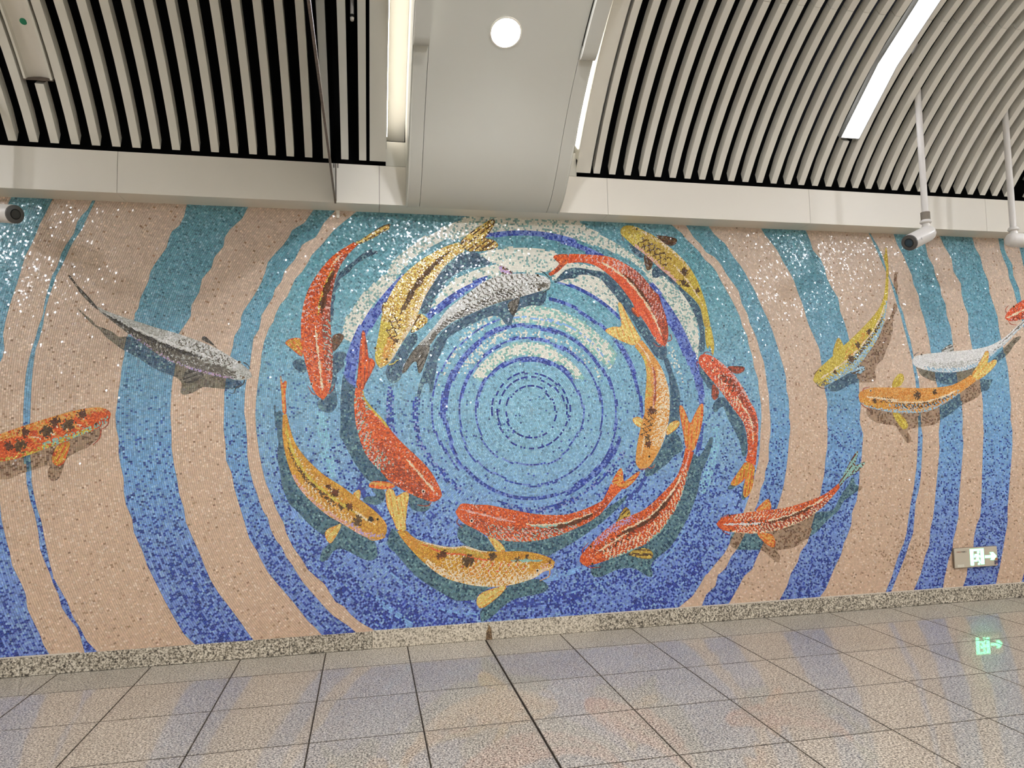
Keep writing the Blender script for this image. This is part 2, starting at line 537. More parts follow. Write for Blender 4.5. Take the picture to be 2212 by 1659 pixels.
ll = empty('linear_lamp', (4.0, VC_Y, 4.9))
tag(ll, 'lit white linear lamp running up between the slats on the right', 'ceiling lamp')
linear_lamp(ll, *LAMP_ON, True)
lo_ = empty('linear_lamp', (-2.135, VC_Y, 4.9))
tag(lo_, 'unlit empty lamp tray with a green round sticker between the left slats', 'ceiling lamp')
linear_lamp(lo_, *LAMP_OFF, False)
# green sticker on the tray
a_s = math.degrees(math.asin((-0.745 - VC_Y) / VR))
y, z = vp(a_s, VR + .0465)
ra = math.radians(a_s)
tn = Vector((0, math.cos(ra), -math.sin(ra)))
n = 24
sv = [Vector((-2.134 + .021 * math.cos(2 * math.pi * i / n), y, z)) + tn * (.021 * math.sin(2 * math.pi * i / n)) for i in range(n)]
dn = Vector((0, math.sin(ra), math.cos(ra))) * .0012
MB().add(sv + [p - dn for p in sv], [tuple(range(n)), tuple(range(2 * n - 1, n - 1, -1))] + [(i, (i + 1) % n, n + (i + 1) % n, n + i) for i in range(n)]).build('sticker', mat('green_sticker', (12, 120, 84), 0.5), lo_)['label'] = 'green round sticker'
for x in (LAMP_ON[0] + 6.0, LAMP_OFF[0] - 5.45):  # lit lamps added out of view in the next bays, to brighten the mural
    linear_lamp(ceiling, x, x + .177, True)

# glowing panels added under the low ceiling behind the camera to brighten the mural
M_FILL = mat('added_fill_panel', (255, 255, 255), 0.5, emit=(0.98, 1.0, 1.09), strength=L_FILL)
for i in range(10):
    x = -7.6 + 2.05 * i
    MB().box(x, x + 1.2, -6.62, -6.32, SOF_Z0 - .006, SOF_Z0 - .0005).build('added_fill_panel', M_FILL, ceiling)

# ------------------------------------------------------------------ the mosaic mural
# outlines in millimetres on the wall (along, up)
BANDS = {
 'S1': '-2443,3474 -2493,3350 -2557,3195 -2666,2906 -2770,2507 -2829,2115 -2844,1697 -2811,1283 -2763,903 -2681,524 -2574,206 -2528,71 -2095,12 -2168,137 -2206,203 -2229,273 -2273,367 -2311,450 -2324,553 -2352,624 -2413,753 -2431,846 -2454,927 -2489,1078 -2503,1218 -2538,1434 -2562,1692 -2558,1951 -2529,2167 -2513,2203 -2502,2270 -2513,2365 -2503,2452 -2477,2577 -2438,2722 -2411,2830 -2388,2937 -2347,3027 -2323,3096 -2299,3176 -2266,3246 -2224,3352 -2175,3479',
 'S2': '-1916,3478 -1965,3349 -1985,3298 -2028,3246 -2055,3201 -2074,3115 -2121,3034 -2154,2964 -2178,2865 -2212,2796 -2227,2727 -2247,2649 -2262,2551 -2273,2483 -2293,2415 -2309,2338 -2332,2252 -2351,2165 -2362,2089 -2368,1984 -2369,1917 -2372,1822 -2370,1728 -2359,1504 -2346,1422 -2339,1328 -2315,1210 -2280,1093 -2256,975 -2243,859 -2209,765 -2175,682 -2153,611 -2119,540 -2096,446 -2052,374 -1997,301 -1975,242 -1946,137 -1907,-4 -1773,23 -1869,133 -1931,204 -1976,300 -2020,372 -2065,490 -2109,574 -2148,646 -2177,751 -2195,833 -2218,939 -2237,1044 -2271,1150 -2289,1233 -2307,1327 -2309,1409 -2317,1503 -2327,1727 -2326,1798 -2325,1917 -2324,2003 -2320,2099 -2313,2185 -2303,2271 -2283,2338 -2260,2445 -2253,2513 -2241,2581 -2226,2649 -2205,2718 -2185,2796 -2160,2846 -2127,2926 -2094,3016 -2064,3076 -2022,3147 -1992,3228 -1967,3289 -1943,3350 -1893,3479',
 'S3': '-1286,3499 -1313,3359 -1331,3266 -1367,3193 -1413,3155 -1437,3088 -1449,3027 -1489,2965 -1534,2893 -1561,2832 -1569,2772 -1600,2701 -1624,2641 -1635,2571 -1658,2531 -1660,2491 -1712,2342 -1724,2224 -1740,2136 -1747,2029 -1759,1951 -1761,1911 -1776,1790 -1769,1693 -1751,1620 -1749,1512 -1736,1428 -1712,1331 -1711,1235 -1693,1139 -1652,1042 -1640,946 -1582,813 -1547,704 -1490,582 -1427,448 -1364,326 -1295,203 -1221,126 -1116,18 -729,0 -819,125 -860,182 -907,258 -977,359 -1058,472 -1117,572 -1152,658 -1199,781 -1246,891 -1293,1002 -1305,1099 -1340,1210 -1353,1307 -1377,1417 -1396,1540 -1397,1662 -1407,1784 -1404,1907 -1401,1977 -1395,2047 -1382,2146 -1377,2265 -1357,2385 -1317,2445 -1275,2516 -1272,2597 -1217,2699 -1199,2801 -1134,2884 -1115,2966 -1050,3050 -1041,3123 -1003,3186 -917,3273 -878,3358 -819,3490',
 'S4': '-330,3463 -409,3338 -459,3258 -551,3197 -578,3138 -623,3069 -668,3020 -730,2941 -748,2865 -774,2788 -792,2749 -831,2676 -903,2562 -922,2510 -921,2449 -968,2368 -977,2297 -996,2216 -1023,2035 -1036,1945 -1035,1904 -1036,1779 -1039,1680 -1023,1555 -1020,1444 -978,1344 -960,1233 -924,1108 -888,984 -852,860 -792,759 -783,727 -720,609 -656,525 -534,371 -439,240 -378,179 -333,122 -237,-3 36,15 -82,123 -150,185 -252,260 -319,333 -386,416 -465,513 -513,589 -545,648 -593,716 -625,792 -665,843 -705,927 -721,1002 -761,1069 -785,1136 -800,1190 -824,1253 -855,1377 -869,1465 -873,1589 -882,1714 -895,1802 -891,1902 -891,1944 -881,2024 -857,2136 -841,2277 -830,2359 -791,2421 -782,2468 -773,2534 -738,2591 -694,2667 -676,2734 -631,2792 -605,2878 -532,2966 -505,3025 -478,3084 -432,3114 -377,3145 -349,3195 -321,3254 -237,3353 -140,3466',
 'R1': '2628,3483 2723,3354 2750,3316 2783,3262 2851,3198 2895,3133 2976,3091 3033,3026 3077,2949 3133,2873 3189,2797 3214,2686 3263,2598 3283,2510 3316,2444 3348,2356 3367,2267 3399,2179 3412,2069 3419,1981 3433,1893 3434,1795 3433,1900 3431,1795 3437,1691 3433,1566 3409,1442 3403,1318 3364,1226 3355,1155 3311,1074 3295,993 3251,903 3164,735 3056,569 3010,521 2961,434 2904,388 2885,384 2857,288 2770,223 2728,136 2654,-18 2873,-9 2972,133 3025,209 3073,275 3121,352 3201,408 3251,505 3288,564 3376,742 3465,922 3504,1013 3532,1094 3569,1248 3586,1351 3605,1486 3625,1590 3622,1695 3613,1675 3623,1745 3623,1851 3604,1933 3607,2039 3586,2134 3564,2216 3542,2299 3498,2446 3466,2534 3422,2623 3378,2722 3346,2800 3301,2877 3268,2943 3212,3031 3155,3096 3122,3151 3077,3217 3008,3270 2974,3302 2935,3357 2840,3487',
 'R3': '3349,3499 3435,3359 3468,3304 3515,3254 3588,3161 3635,3066 3696,2971 3732,2900 3766,2792 3812,2672 3834,2576 3856,2504 3903,2397 3950,2289 3958,2193 3966,2098 3982,1919 4002,1811 3990,1717 3986,1690 3990,1584 3977,1425 3953,1321 3933,1185 3903,1081 3881,999 3818,825 3763,673 3736,602 3662,524 3634,444 3560,346 3521,248 3446,136 3348,-11 3703,4 3831,137 3887,194 3926,263 3979,363 4057,482 4086,574 4125,635 4174,737 4186,841 4240,943 4274,1090 4287,1206 4312,1311 4323,1396 4344,1524 4317,1620 4317,1685 4328,1736 4339,1808 4325,1904 4330,1988 4263,2327 4242,2436 4220,2520 4179,2629 4166,2751 4104,2847 4062,2932 4046,3017 4011,3101 3935,3185 3913,3270 3883,3342 3821,3496',
 'R4': '4430,3507 4514,3359 4545,3304 4569,3243 4600,3181 4631,3107 4667,3021 4698,2960 4727,2873 4750,2787 4772,2700 4801,2614 4817,2527 4833,2465 4850,2391 4871,2293 4892,2194 4900,2108 4915,2022 4917,1948 4928,1703 4925,1675 4913,1567 4903,1458 4889,1350 4875,1242 4856,1156 4828,1028 4788,901 4754,764 4726,637 4689,544 4633,452 4590,359 4547,257 4478,136 4387,-24 4450,-19 4539,143 4595,244 4651,345 4707,448 4737,520 4794,634 4816,761 4838,899 4885,1026 4913,1154 4939,1348 4956,1500 4948,1566 4952,1675 4954,1703 4953,1948 4950,2009 4935,2095 4911,2219 4900,2305 4885,2391 4862,2466 4846,2540 4830,2626 4794,2713 4785,2787 4742,2886 4706,2972 4670,3065 4641,3158 4605,3244 4566,3305 4531,3360 4438,3503',
 'R5': '4730,3520 4781,3357 4811,3263 4861,3177 4898,3090 4947,2978 4956,2903 5006,2791 5013,2691 5048,2580 5069,2480 5090,2368 5097,2269 5134,1996 5145,1946 5157,1823 5152,1651 5128,1529 5123,1358 5027,836 5012,769 4973,652 4954,517 4908,436 4872,337 4847,272 4769,139 4674,-22 5026,-42 5070,137 5091,224 5116,289 5142,372 5195,471 5206,547 5243,639 5283,765 5283,825 5373,1352 5386,1425 5380,1524 5394,1622 5396,1734 5390,1845 5370,1970 5366,2094 5343,2282 5338,2395 5331,2495 5295,2608 5289,2721 5251,2796 5243,2884 5200,2985 5185,3073 5133,3160 5112,3274 5096,3349 5060,3519',
 'R6': '5211,3516 5278,3356 5316,3268 5388,3155 5400,3028 5473,2915 5472,2813 5494,2712 5531,2624 5521,2497 5541,2371 5550,2295 5593,2094 5621,1893 5626,1781 5615,1644 5613,1519 5595,1396 5527,815 5512,747 5470,680 5451,629 5429,553 5418,477 5338,294 5328,226 5286,144 5200,-25 5579,-36 5638,144 5658,207 5685,274 5742,460 5771,562 5806,673 5817,804 5921,1388 5932,1526 5919,1639 5939,1777 5933,1891 5935,2004 5930,2119 5915,2208 5882,2360 5863,2488 5857,2603 5822,2717 5786,2832 5780,2948 5730,3062 5709,3178 5656,3266 5634,3362 5594,3534',
 'R7': '5903,3530 5927,3353 5941,3250 5965,3172 6010,3070 6018,2979 6061,2864 6077,2786 6200,2274 6259,1743 6239,1219 6141,705 6018,370 5916,139 5837,-37 5898,-41 5977,135 6080,366 6203,702 6302,1217 6317,1742 6258,2274 6134,2787 6124,2878 6066,3006 6067,3110 6013,3200 5988,3264 5988,3356 5988,3536',
 'R8': '6119,3526 6150,3349 6175,3205 6200,3061 6285,2631 6381,2096 6417,1433 6331,783 6188,360 6064,130 5971,-42 6358,-65 6464,106 6608,338 6757,765 6848,1423 6814,2095 6713,2592 6615,2999 6553,3217 6495,3361 6428,3529',
}
POOL = '34,3451 -78,3353 -172,3270 -247,3199 -284,3149 -340,3079 -404,3009 -432,2950 -478,2872 -532,2813 -550,2765 -586,2678 -640,2611 -675,2535 -684,2488 -720,2431 -755,2327 -772,2234 -781,2141 -799,2006 -810,1901 -815,1776 -808,1650 -786,1492 -766,1383 -738,1266 -690,1149 -658,1057 -609,964 -593,897 -545,788 -481,694 -433,609 -360,539 -319,504 -235,362 -172,324 -127,263 -59,201 44,136 179,51 2376,40 2523,136 2647,217 2712,297 2777,391 2784,385 2864,469 2945,545 2992,612 3065,749 3138,877 3162,927 3201,1017 3239,1118 3266,1199 3306,1321 3323,1434 3335,1557 3353,1692 3354,1817 3341,1900 3352,1850 3339,1938 3337,2026 3301,2135 3293,2223 3262,2322 3254,2399 3210,2487 3190,2575 3147,2663 3114,2729 3070,2805 3026,2882 2983,2969 2938,3023 2881,3066 2836,3131 2769,3195 2712,3243 2679,3291 2634,3323 2595,3354 2469,3455'
KOI = {
 'F1': dict(a='-838,2064 -852,2105 -919,2165 -996,2216 -1091,2276 -1204,2326 -1297,2360 -1390,2394 -1500,2423 -1610,2462 -1701,2490 -1791,2524 -1863,2552 -1917,2586',
  b='-838,2064 -862,2044 -919,2034 -1013,2050 -1108,2070 -1201,2096 -1294,2126 -1387,2165 -1479,2215 -1571,2284 -1663,2352 -1736,2411 -1817,2479 -1890,2537',
  tail='-1917,2586 -1990,2673 -2044,2731 -2089,2799 -2112,2820 -2098,2784 -2052,2721 -2016,2663 -1953,2595 -1890,2537',
  fins=['-1181,2376 -1208,2341 -1147,2316 -1072,2261 -1119,2316', '-1304,2126 -1330,2017 -1256,2016 -1173,2075 -1201,2100'],
  shadows=['-2086,2627 -2058,2584 -2023,2555 -1987,2516 -1942,2478 -1914,2439 -1861,2420 -1798,2391 -1762,2352 -1717,2362 -1663,2352 -1571,2294 -1479,2225 -1387,2175 -1294,2136 -1183,2100 -1070,2075 -976,2045 -909,2029 -918,1984 -966,1969 -1022,1970 -1107,1980 -1191,1991 -1219,1966 -1274,1937 -1329,1929 -1343,1957 -1325,2007 -1358,2056 -1432,2086 -1524,2126 -1606,2185 -1697,2244 -1751,2273 -1806,2322 -1851,2356 -1878,2400 -1932,2439 -1968,2477 -2022,2535 -2072,2603'],
  eyes='-932,2173', barbels=['-890,2039 -904,2004 -923,1994 -956,1984 -965,1934 -1003,1944', '-900,2170 -872,2155 -851,2120']),
 'F2': dict(a='-324,1881 -378,1923 -414,2008 -441,2112 -468,2225 -486,2357 -488,2471 -478,2566 -459,2662 -423,2758 -368,2856 -303,2944 -229,3024 -154,3075 -89,3116',
  b='-324,1881 -287,1923 -259,2007 -250,2112 -250,2235 -259,2359 -268,2473 -269,2588 -258,2685 -244,2762 -220,2859 -192,2928 -155,2987 -108,3047 -51,3103',
  tail='-89,3116 -41,3133 35,3190 121,3252 207,3285 188,3255 197,3235 130,3203 82,3167 15,3130 -42,3103 -51,3103',
  fins=['-482,2357 -523,2362 -581,2347 -608,2319 -576,2291 -522,2244 -468,2201', '-260,2368 -231,2392 -194,2398 -162,2379 -176,2340 -213,2283 -252,2240'],
  shadows=['120,3106 34,3062 -33,3020 -99,2960 -174,2899 -211,2850 -248,2743 -262,2665 -272,2588 -269,2473 -258,2474 -238,2570 -249,2627 -225,2676 -239,2714 -188,2778 -207,2816 -122,2876 -89,2931 5,2997 95,3039 98,3061 34,3042',
   '-252,2235 -213,2254 -158,2254 -144,2226 -176,2188 -158,2149 -204,2102 -232,2074 -214,2045 -241,1998 -223,1922 -214,1846 -251,1790 -296,1782 -351,1811 -369,1867 -342,1890 -324,1885 -287,1927 -259,2007 -252,2112',
   '-531,2192 -554,2159 -522,2112 -446,2084 -450,2150 -468,2201'],
  eyes='-410,2004 -273,2026', barbels=['-378,1923 -405,1933 -423,1971 -437,1990', '-287,1927 -255,1951 -241,1988 -234,2007']),
 'F3': dict(a='106,2124 72,2168 68,2247 88,2346 108,2445 128,2574 163,2655 207,2746 267,2837 347,2920 437,2994 538,3058 639,3112 741,3147',
  b='106,2124 173,2159 222,2228 272,2317 332,2407 382,2498 422,2599 463,2700 514,2782 565,2865 616,2938 668,2990 729,3043 791,3076',
  tail='741,3147 824,3222 929,3299 1013,3349 1044,3340 1032,3293 979,3218 947,3185 1009,3182 1051,3158 1071,3122 1008,3094 925,3075 791,3071',
  fins=['119,2604 143,2659 182,2625 128,2545', '397,2548 422,2561 451,2549 491,2509 450,2458 391,2418 336,2397 367,2468'],
  shadows=['791,3071 883,3069 955,3019 1006,2979 953,2957 861,2944 778,2921 696,2878 666,2847 615,2805 614,2764 553,2712 512,2630 496,2570 442,2549 417,2589 458,2700 509,2782 565,2865 647,2959 698,3001 740,3049',
   '322,2392 400,2408 400,2338 350,2278 300,2169 280,2099 259,2030 211,2001 163,2031 144,2100 173,2149 232,2228'],
  eyes='159,2195 73,2282', barbels=['173,2154 212,2159 232,2183 251,2191']),
 'F4': dict(a='1497,2825 1488,2867 1414,2896 1308,2904 1171,2901 1045,2877 941,2833 858,2769 775,2706 693,2644 632,2592 581,2520 520,2439 459,2368 399,2308',
  b='1497,2825 1485,2783 1410,2760 1304,2727 1187,2693 1082,2666 978,2628 875,2585 783,2543 691,2502 620,2450 559,2399 528,2349 498,2308',
  tail='399,2308 350,2248 300,2169 270,2075 309,2099 349,2159 388,2188 393,2139 402,2079 426,2089 457,2169 493,2258 498,2313 469,2348',
  fins=['1057,2970 1119,2951 1197,2899 1087,2883', '1124,2656 1143,2589 1174,2543 1206,2590 1229,2673 1240,2715'],
  shadows=['1464,2772 1451,2677 1407,2635 1333,2644 1227,2611 1173,2538 1168,2507 1151,2466 1100,2486 1070,2547 997,2551 904,2514 802,2462 700,2410 628,2359 618,2309 587,2259 556,2199 545,2119 529,2039 513,1940 493,1920 485,2009 445,2009 414,1901 390,1881 395,1960 426,2049 467,2169 498,2268 538,2339 589,2410 691,2496 854,2575 1062,2655 1272,2721 1410,2760'],
  eyes='1387,2891 1395,2770', barbels=['1488,2867 1446,2913 1409,2928', '1485,2783 1442,2756 1420,2740']),
 'F5': dict(a='2485,2307 2516,2372 2520,2469 2501,2566 2470,2663 2439,2749 2384,2802 2330,2876 2254,2950 2165,3002 2066,3053 1956,3076 1846,3078 1747,3080 1660,3078',
  b='2485,2307 2423,2329 2380,2393 2327,2489 2274,2563 2220,2637 2210,2669 2157,2743 2092,2828 2028,2890 1963,2942 1898,2983 1811,3008 1723,3010 1647,2998',
  tail='1660,3078 1584,3075 1530,3063 1521,3041 1561,3006 1582,2996 1527,2941 1472,2908 1493,2883 1559,2921 1625,2986 1647,2998',
  fins=['2186,2626 2221,2648 2274,2574 2262,2547 2207,2583', '2406,2770 2445,2754 2465,2673 2460,2630 2426,2694'],
  shadows=['1502,2814 1568,2890 1624,2944 1700,2967 1787,2959 1897,2941 1941,2942 2028,2890 2103,2817 2167,2733 2220,2626 2284,2542 2327,2478 2380,2382 2434,2323 2502,2313 2499,2222 2463,2184 2407,2211 2364,2264 2311,2349 2258,2424 2205,2519 2152,2593 2098,2667 2045,2741 1981,2814 1938,2867 1906,2887 1819,2907 1731,2904 1719,2872 1633,2870 1578,2848'],
  eyes='2397,2377', barbels=['2457,2313 2417,2302 2378,2339', '2509,2351 2550,2362 2540,2415']),
 'F6': dict(a='2119,3303 2155,3342 2245,3340 2334,3300 2424,3260 2514,3197 2603,3134 2682,3060 2737,2996 2792,2909 2824,2833 2855,2746 2881,2659 2894,2571 2909,2495',
  b='2119,3303 2118,3260 2173,3218 2227,3166 2305,3114 2382,3051 2437,2998 2515,2935 2593,2872 2660,2808 2727,2754 2783,2701 2827,2636 2835,2559 2855,2472',
  tail='2909,2495 2923,2429 2937,2353 2934,2277 2919,2212 2905,2277 2895,2331 2876,2277 2860,2320 2855,2418 2855,2472',
  fins=['2424,3265 2516,3263 2608,3250 2636,3235 2617,3190 2559,3171 2491,3213', '2316,3103 2324,3017 2344,2952 2379,2964 2404,3019 2393,3046'],
  shadows=['2390,2964 2437,3004 2526,2930 2615,2850 2693,2775 2772,2706 2821,2636 2835,2559 2849,2461 2852,2353 2846,2266 2793,2255 2791,2331 2817,2407 2787,2526 2745,2635 2680,2742 2592,2839 2492,2924 2422,2889 2388,2910',
   '2178,3202 2227,3166 2316,3103 2314,3055 2258,3080 2215,3122'],
  eyes='2263,3312', barbels=['2129,3255 2134,3228 2144,3204']),
 'F7': dict(a='2785,2201 2810,2244 2880,2239 2960,2201 3039,2136 3107,2070 3163,1994 3218,1906 3255,1819 3294,1765 3313,1693 3320,1609 3311,1527 3300,1434 3284,1342 3276,1280',
  b='2785,2201 2789,2157 2827,2103 2883,2039 2949,1963 3016,1876 3071,1799 3126,1723 3144,1705 3186,1643 3204,1560 3211,1467 3207,1385 3182,1324',
  tail='3182,1324 3122,1244 3062,1174 3027,1125 3082,1108 3151,1151 3175,1181 3154,1100 3145,1029 3166,1006 3201,1027 3238,1097 3254,1178 3276,1280',
  fins=['3039,2136 3122,2141 3217,2135 3209,2092 3154,2070 3096,2079', '2910,2001 2889,1909 2903,1844 2944,1855 2971,1925'],
  shadows=['2786,2174 2791,2060 2835,2006 2867,1942 2913,1941 2933,1984 2827,2103',
   '2903,1822 2899,1750 2932,1739 2968,1790 3001,1790 3031,1697 3083,1603 3124,1520 3143,1458 3155,1355 3195,1365 3209,1467 3199,1560 3175,1653 3101,1758 3049,1841 2983,1883',
   '3027,1130 2997,1085 3047,1084 3093,1112',
   '3175,1176 3121,1000 3160,988 3172,1008'],
  eyes='2913,2188', barbels=['2789,2157 2773,2184 2766,2158 2776,2125', '2833,2244 2863,2266 2921,2244']),
 'F8': dict(a='2220,1281 2294,1289 2338,1337 2384,1406 2430,1485 2465,1575 2490,1665 2505,1756 2508,1817 2509,1902 2500,1966 2470,2072 2428,2158 2385,2222 2332,2296 2278,2360',
  b='2220,1281 2189,1312 2186,1371 2200,1460 2218,1540 2243,1629 2267,1709 2285,1759 2281,1819 2296,1935 2311,2041 2304,2147 2273,2232 2209,2306',
  tail='2278,2360 2246,2413 2193,2508 2141,2604 2099,2683 2076,2678 2077,2624 2094,2550 2103,2465 2036,2475 1964,2453 1952,2432 2012,2390 2099,2348 2209,2306',
  fins=['2271,1689 2225,1719 2171,1705 2170,1680 2201,1640 2248,1619', '2484,1645 2545,1679 2588,1678 2592,1638 2542,1593 2459,1544'],
  shadows=['2464,2200 2499,2222 2525,2158 2550,2072 2591,1965 2605,1879 2595,1773 2601,1846 2605,1825 2589,1704 2587,1643 2541,1573 2583,1552 2613,1471 2611,1420 2522,1382 2477,1323 2411,1285 2367,1247 2302,1219 2260,1220 2267,1285 2327,1318 2383,1396 2441,1495 2471,1574 2496,1665 2509,1806 2516,1933 2509,2051 2484,2126'],
  eyes='2308,1383', barbels=['2294,1294 2336,1283 2359,1322', '2220,1281 2241,1275 2283,1284']),
 'F9': dict(a='575,1122 543,1085 490,1078 413,1107 353,1135 285,1172 217,1217 157,1262 132,1297 73,1359 32,1403 -10,1464 -43,1550 -68,1636 -84,1722 -91,1808 -92,1894 -80,1978',
  b='575,1122 570,1162 544,1215 510,1285 459,1356 390,1427 314,1499 245,1569 186,1640 136,1719 76,1780 26,1841 -16,1902 -20,1949',
  tail='-80,1978 -66,2063 -56,2168 -46,2293 -28,2428 -12,2423 6,2332 15,2255 19,2197 42,2207 70,2173 70,2149 46,2101 18,2044 -10,1996 -20,1949',
  fins=['18,1241 56,1257 115,1251 166,1245 225,1213 191,1192 131,1186 64,1197 13,1207'],
  shadows=['-192,1895 -92,1894 -91,1808 -84,1714 -68,1636 -43,1550 -10,1464 32,1403 82,1350 141,1288 170,1253 31,1241 -28,1302 -86,1389 -136,1484 -177,1570 -202,1596 -193,1681',
   '-177,2092 -140,2016 -85,1987 -87,1902 -93,1788 -196,1790 -191,1903',
   '30,1198 131,1190 140,1143 122,1093 71,1069 -12,1089 -37,1116 -4,1140 80,1137',
   '310,1158 387,1117 490,1078 472,1010 394,1005 326,1033'],
  eyes='431,1162', barbels=['490,1078 473,1049 429,1050 382,1061']),
 'F10': dict(a='150,879 146,930 96,992 29,1054 -37,1107 -112,1161 -186,1223 -252,1267 -318,1311 -383,1372 -441,1433 -489,1493 -530,1561 -554,1629 -571,1696 -591,1781',
  b='150,879 137,829 70,807 -6,827 -72,864 -138,909 -204,954 -270,991 -335,1043 -400,1105 -465,1174 -522,1251 -554,1327 -586,1420 -611,1538 -623,1647 -618,1773',
  tail='-591,1781 -595,1849 -599,1933 -591,1993 -587,2043 -616,2018 -622,2001 -630,2061 -639,2094 -643,2090 -636,2010 -628,1942 -624,1857 -618,1773',
  fins=['-112,1159 -70,1193 -45,1192 -50,1116 -71,1121', '-187,949 -229,930 -294,908 -315,876 -303,825 -270,790 -229,847 -196,912'],
  shadows=['-680,1854 -664,1845 -668,1782 -636,1815 -618,1773 -623,1647 -611,1538 -586,1420 -554,1327 -522,1251 -465,1174 -367,1074 -270,991 -187,945 -97,886 -6,827 53,808 77,731 77,680 35,649 -40,670 -122,724 -205,762 -262,732 -287,683 -335,657 -352,687 -335,744 -303,775 -229,847 -270,857 -319,859 -400,921 -465,991 -521,1059 -570,1103 -602,1179 -626,1246 -634,1346 -655,1430 -655,1514 -643,1580 -659,1606 -655,1673 -675,1681 -668,1748 -684,1765 -676,1816 -688,1837'],
  eyes='79,963', barbels=['146,905 129,939 104,979', '137,829 95,810 36,804 7,823']),
 'F11': dict(a='1474,562 1464,524 1437,501 1385,496 1349,473 1297,443 1227,426 1158,410 1072,398 978,396 886,406 802,419 711,445 620,475 538,520 457,590 385,658 320,734 264,802 225,868',
  b='1474,562 1440,597 1371,626 1284,651 1181,665 1077,666 967,672 882,681 807,709 749,733 673,720 574,733 492,758 410,782 346,814 301,865',
  tail='225,868 201,942 173,1000 146,1065 139,1187 199,1193 219,1127 231,1135 292,1169 325,1148 307,1059 298,978 290,922 301,865',
  fins=['1089,401 1021,397 944,382 877,362 842,331 829,291 853,237 900,246 968,290 1028,335'],
  shadows=['193,894 168,855 152,791 159,743 207,708 247,658 295,599 359,523 423,471 504,417 585,364 667,310 750,305 834,307 843,347 919,383 970,397 886,406 802,419 711,445 620,475 538,520 457,590 385,658 320,734 264,802 225,868',
   '1089,401 1175,413 1262,436 1349,439 1426,377 1381,329 1311,317 1198,308 1104,281 1026,229 966,176 881,133 864,135 857,224 900,246 968,290 1037,343'],
  eyes='1328,503', barbels=['1429,501 1427,451 1383,437 1344,421']),
 'F12': dict(a='678,995 712,1043 729,1059 779,1053 846,1042 948,1038 1059,1008 1187,978 1326,947 1449,937 1572,932 1671,953 1771,983 1863,1023 1884,1027 1932,1104 1965,1171',
  b='678,995 702,944 743,901 810,865 876,829 927,794 994,766 1079,749 1199,735 1321,737 1444,756 1550,781 1667,826 1767,864 1859,920 1881,940 1949,1015 2014,1081 2057,1119',
  tail='1965,1171 1998,1229 2031,1277 2058,1301 2072,1266 2075,1197 2079,1177 2133,1215 2187,1252 2225,1271 2218,1241 2163,1174 2099,1127 2057,1119',
  fins=['918,803 977,783 1045,730 1082,662 1001,666 968,726'],
  shadows=['701,879 743,901 810,865 918,794 959,734 1001,666 882,677 807,709 757,732 716,763 687,805',
   '994,766 1079,749 1199,735 1321,737 1444,756 1550,781 1667,826 1767,864 1881,940 1948,986 2001,1013 2065,1050 2097,1078 2113,1077 2085,1029 2021,973 1946,908 1872,853 1768,790 1665,728 1563,676 1421,617 1475,599 1405,620 1301,650 1181,665 1069,667 1044,722'],
  eyes='806,919', barbels=['702,944 685,912 701,895 734,867']),
 'F13': dict(a='1680,555 1686,602 1744,657 1817,730 1912,803 2017,866 2122,901 2228,935 2315,991 2403,1067 2480,1134 2548,1211 2595,1300 2620,1380 2634,1450',
  b='1680,555 1719,514 1780,521 1883,544 1966,568 2060,592 2144,626 2240,660 2315,706 2391,761 2458,847 2526,933 2573,1021 2609,1109 2634,1198 2659,1278 2683,1338 2708,1408',
  tail='2634,1450 2626,1531 2609,1643 2591,1744 2594,1805 2616,1810 2646,1754 2675,1662 2691,1651 2721,1712 2768,1793 2797,1823 2816,1813 2809,1721 2789,1629 2757,1528 2708,1408',
  fins=['1991,848 2007,867 2040,924 2073,971 2104,970 2129,930 2122,891 2059,864', '2080,586 2144,626 2228,637 2291,619 2316,578 2298,540 2225,544 2152,568'],
  shadows=['2708,1408 2744,1356 2796,1416 2844,1496 2873,1541 2895,1525 2875,1454 2838,1354 2778,1254 2752,1154 2726,1065 2690,976 2643,878 2585,791 2516,686 2460,620 2384,575 2308,520 2286,482 2309,403 2272,391 2190,449 2129,482 2004,479 1921,445 1838,417 1778,435 1765,502 1862,535 1987,577 2134,627 2261,674 2369,742 2470,866 2561,1001 2622,1169 2672,1318'],
  eyes='1775,670 1786,530', barbels=['1707,620 1703,649 1734,676 1760,704', '1730,519 1780,497 1856,502']),
 'F14': dict(a='2887,800 2928,843 3012,870 3135,880 3248,890 3361,901 3475,901 3591,917 3708,943 3827,975 3923,1008 4008,1057 4071,1102',
  b='2887,800 2924,753 3005,729 3127,713 3238,703 3352,708 3466,723 3582,753 3700,789 3795,836 3893,894 3967,954 4030,1014 4080,1065',
  tail='4071,1102 4123,1179 4176,1262 4229,1335 4274,1387 4286,1376 4264,1312 4235,1250 4285,1264 4347,1289 4346,1268 4294,1216 4206,1166 4144,1136 4080,1065',
  fins=['3248,888 3295,939 3366,992 3389,992 3409,935 3404,899 3327,892', '3250,707 3329,709 3407,690 3433,627 3418,572 3368,590 3303,644'],
  shadows=['3039,727 3149,714 3261,707 3374,712 3489,732 3606,767 3700,789 3796,841 3867,864 3961,860 4022,889 4062,961 4114,1032 4178,1093 4193,1145 4230,1155 4226,1091 4272,1069 4309,1067 4294,1036 4246,1027 4170,978 4109,948 4056,857 3982,818 3920,769 3846,700 3762,652 3690,615 3642,581 3572,559 3457,555 3434,546 3472,504 3457,438 3396,477 3332,541 3288,564 3209,568 3120,573 3065,576 3011,608 3002,649 3015,688'],
  eyes='3017,737 3012,865', barbels=['2928,843 2956,862 3012,875', '2940,747 2961,721 3015,703']),
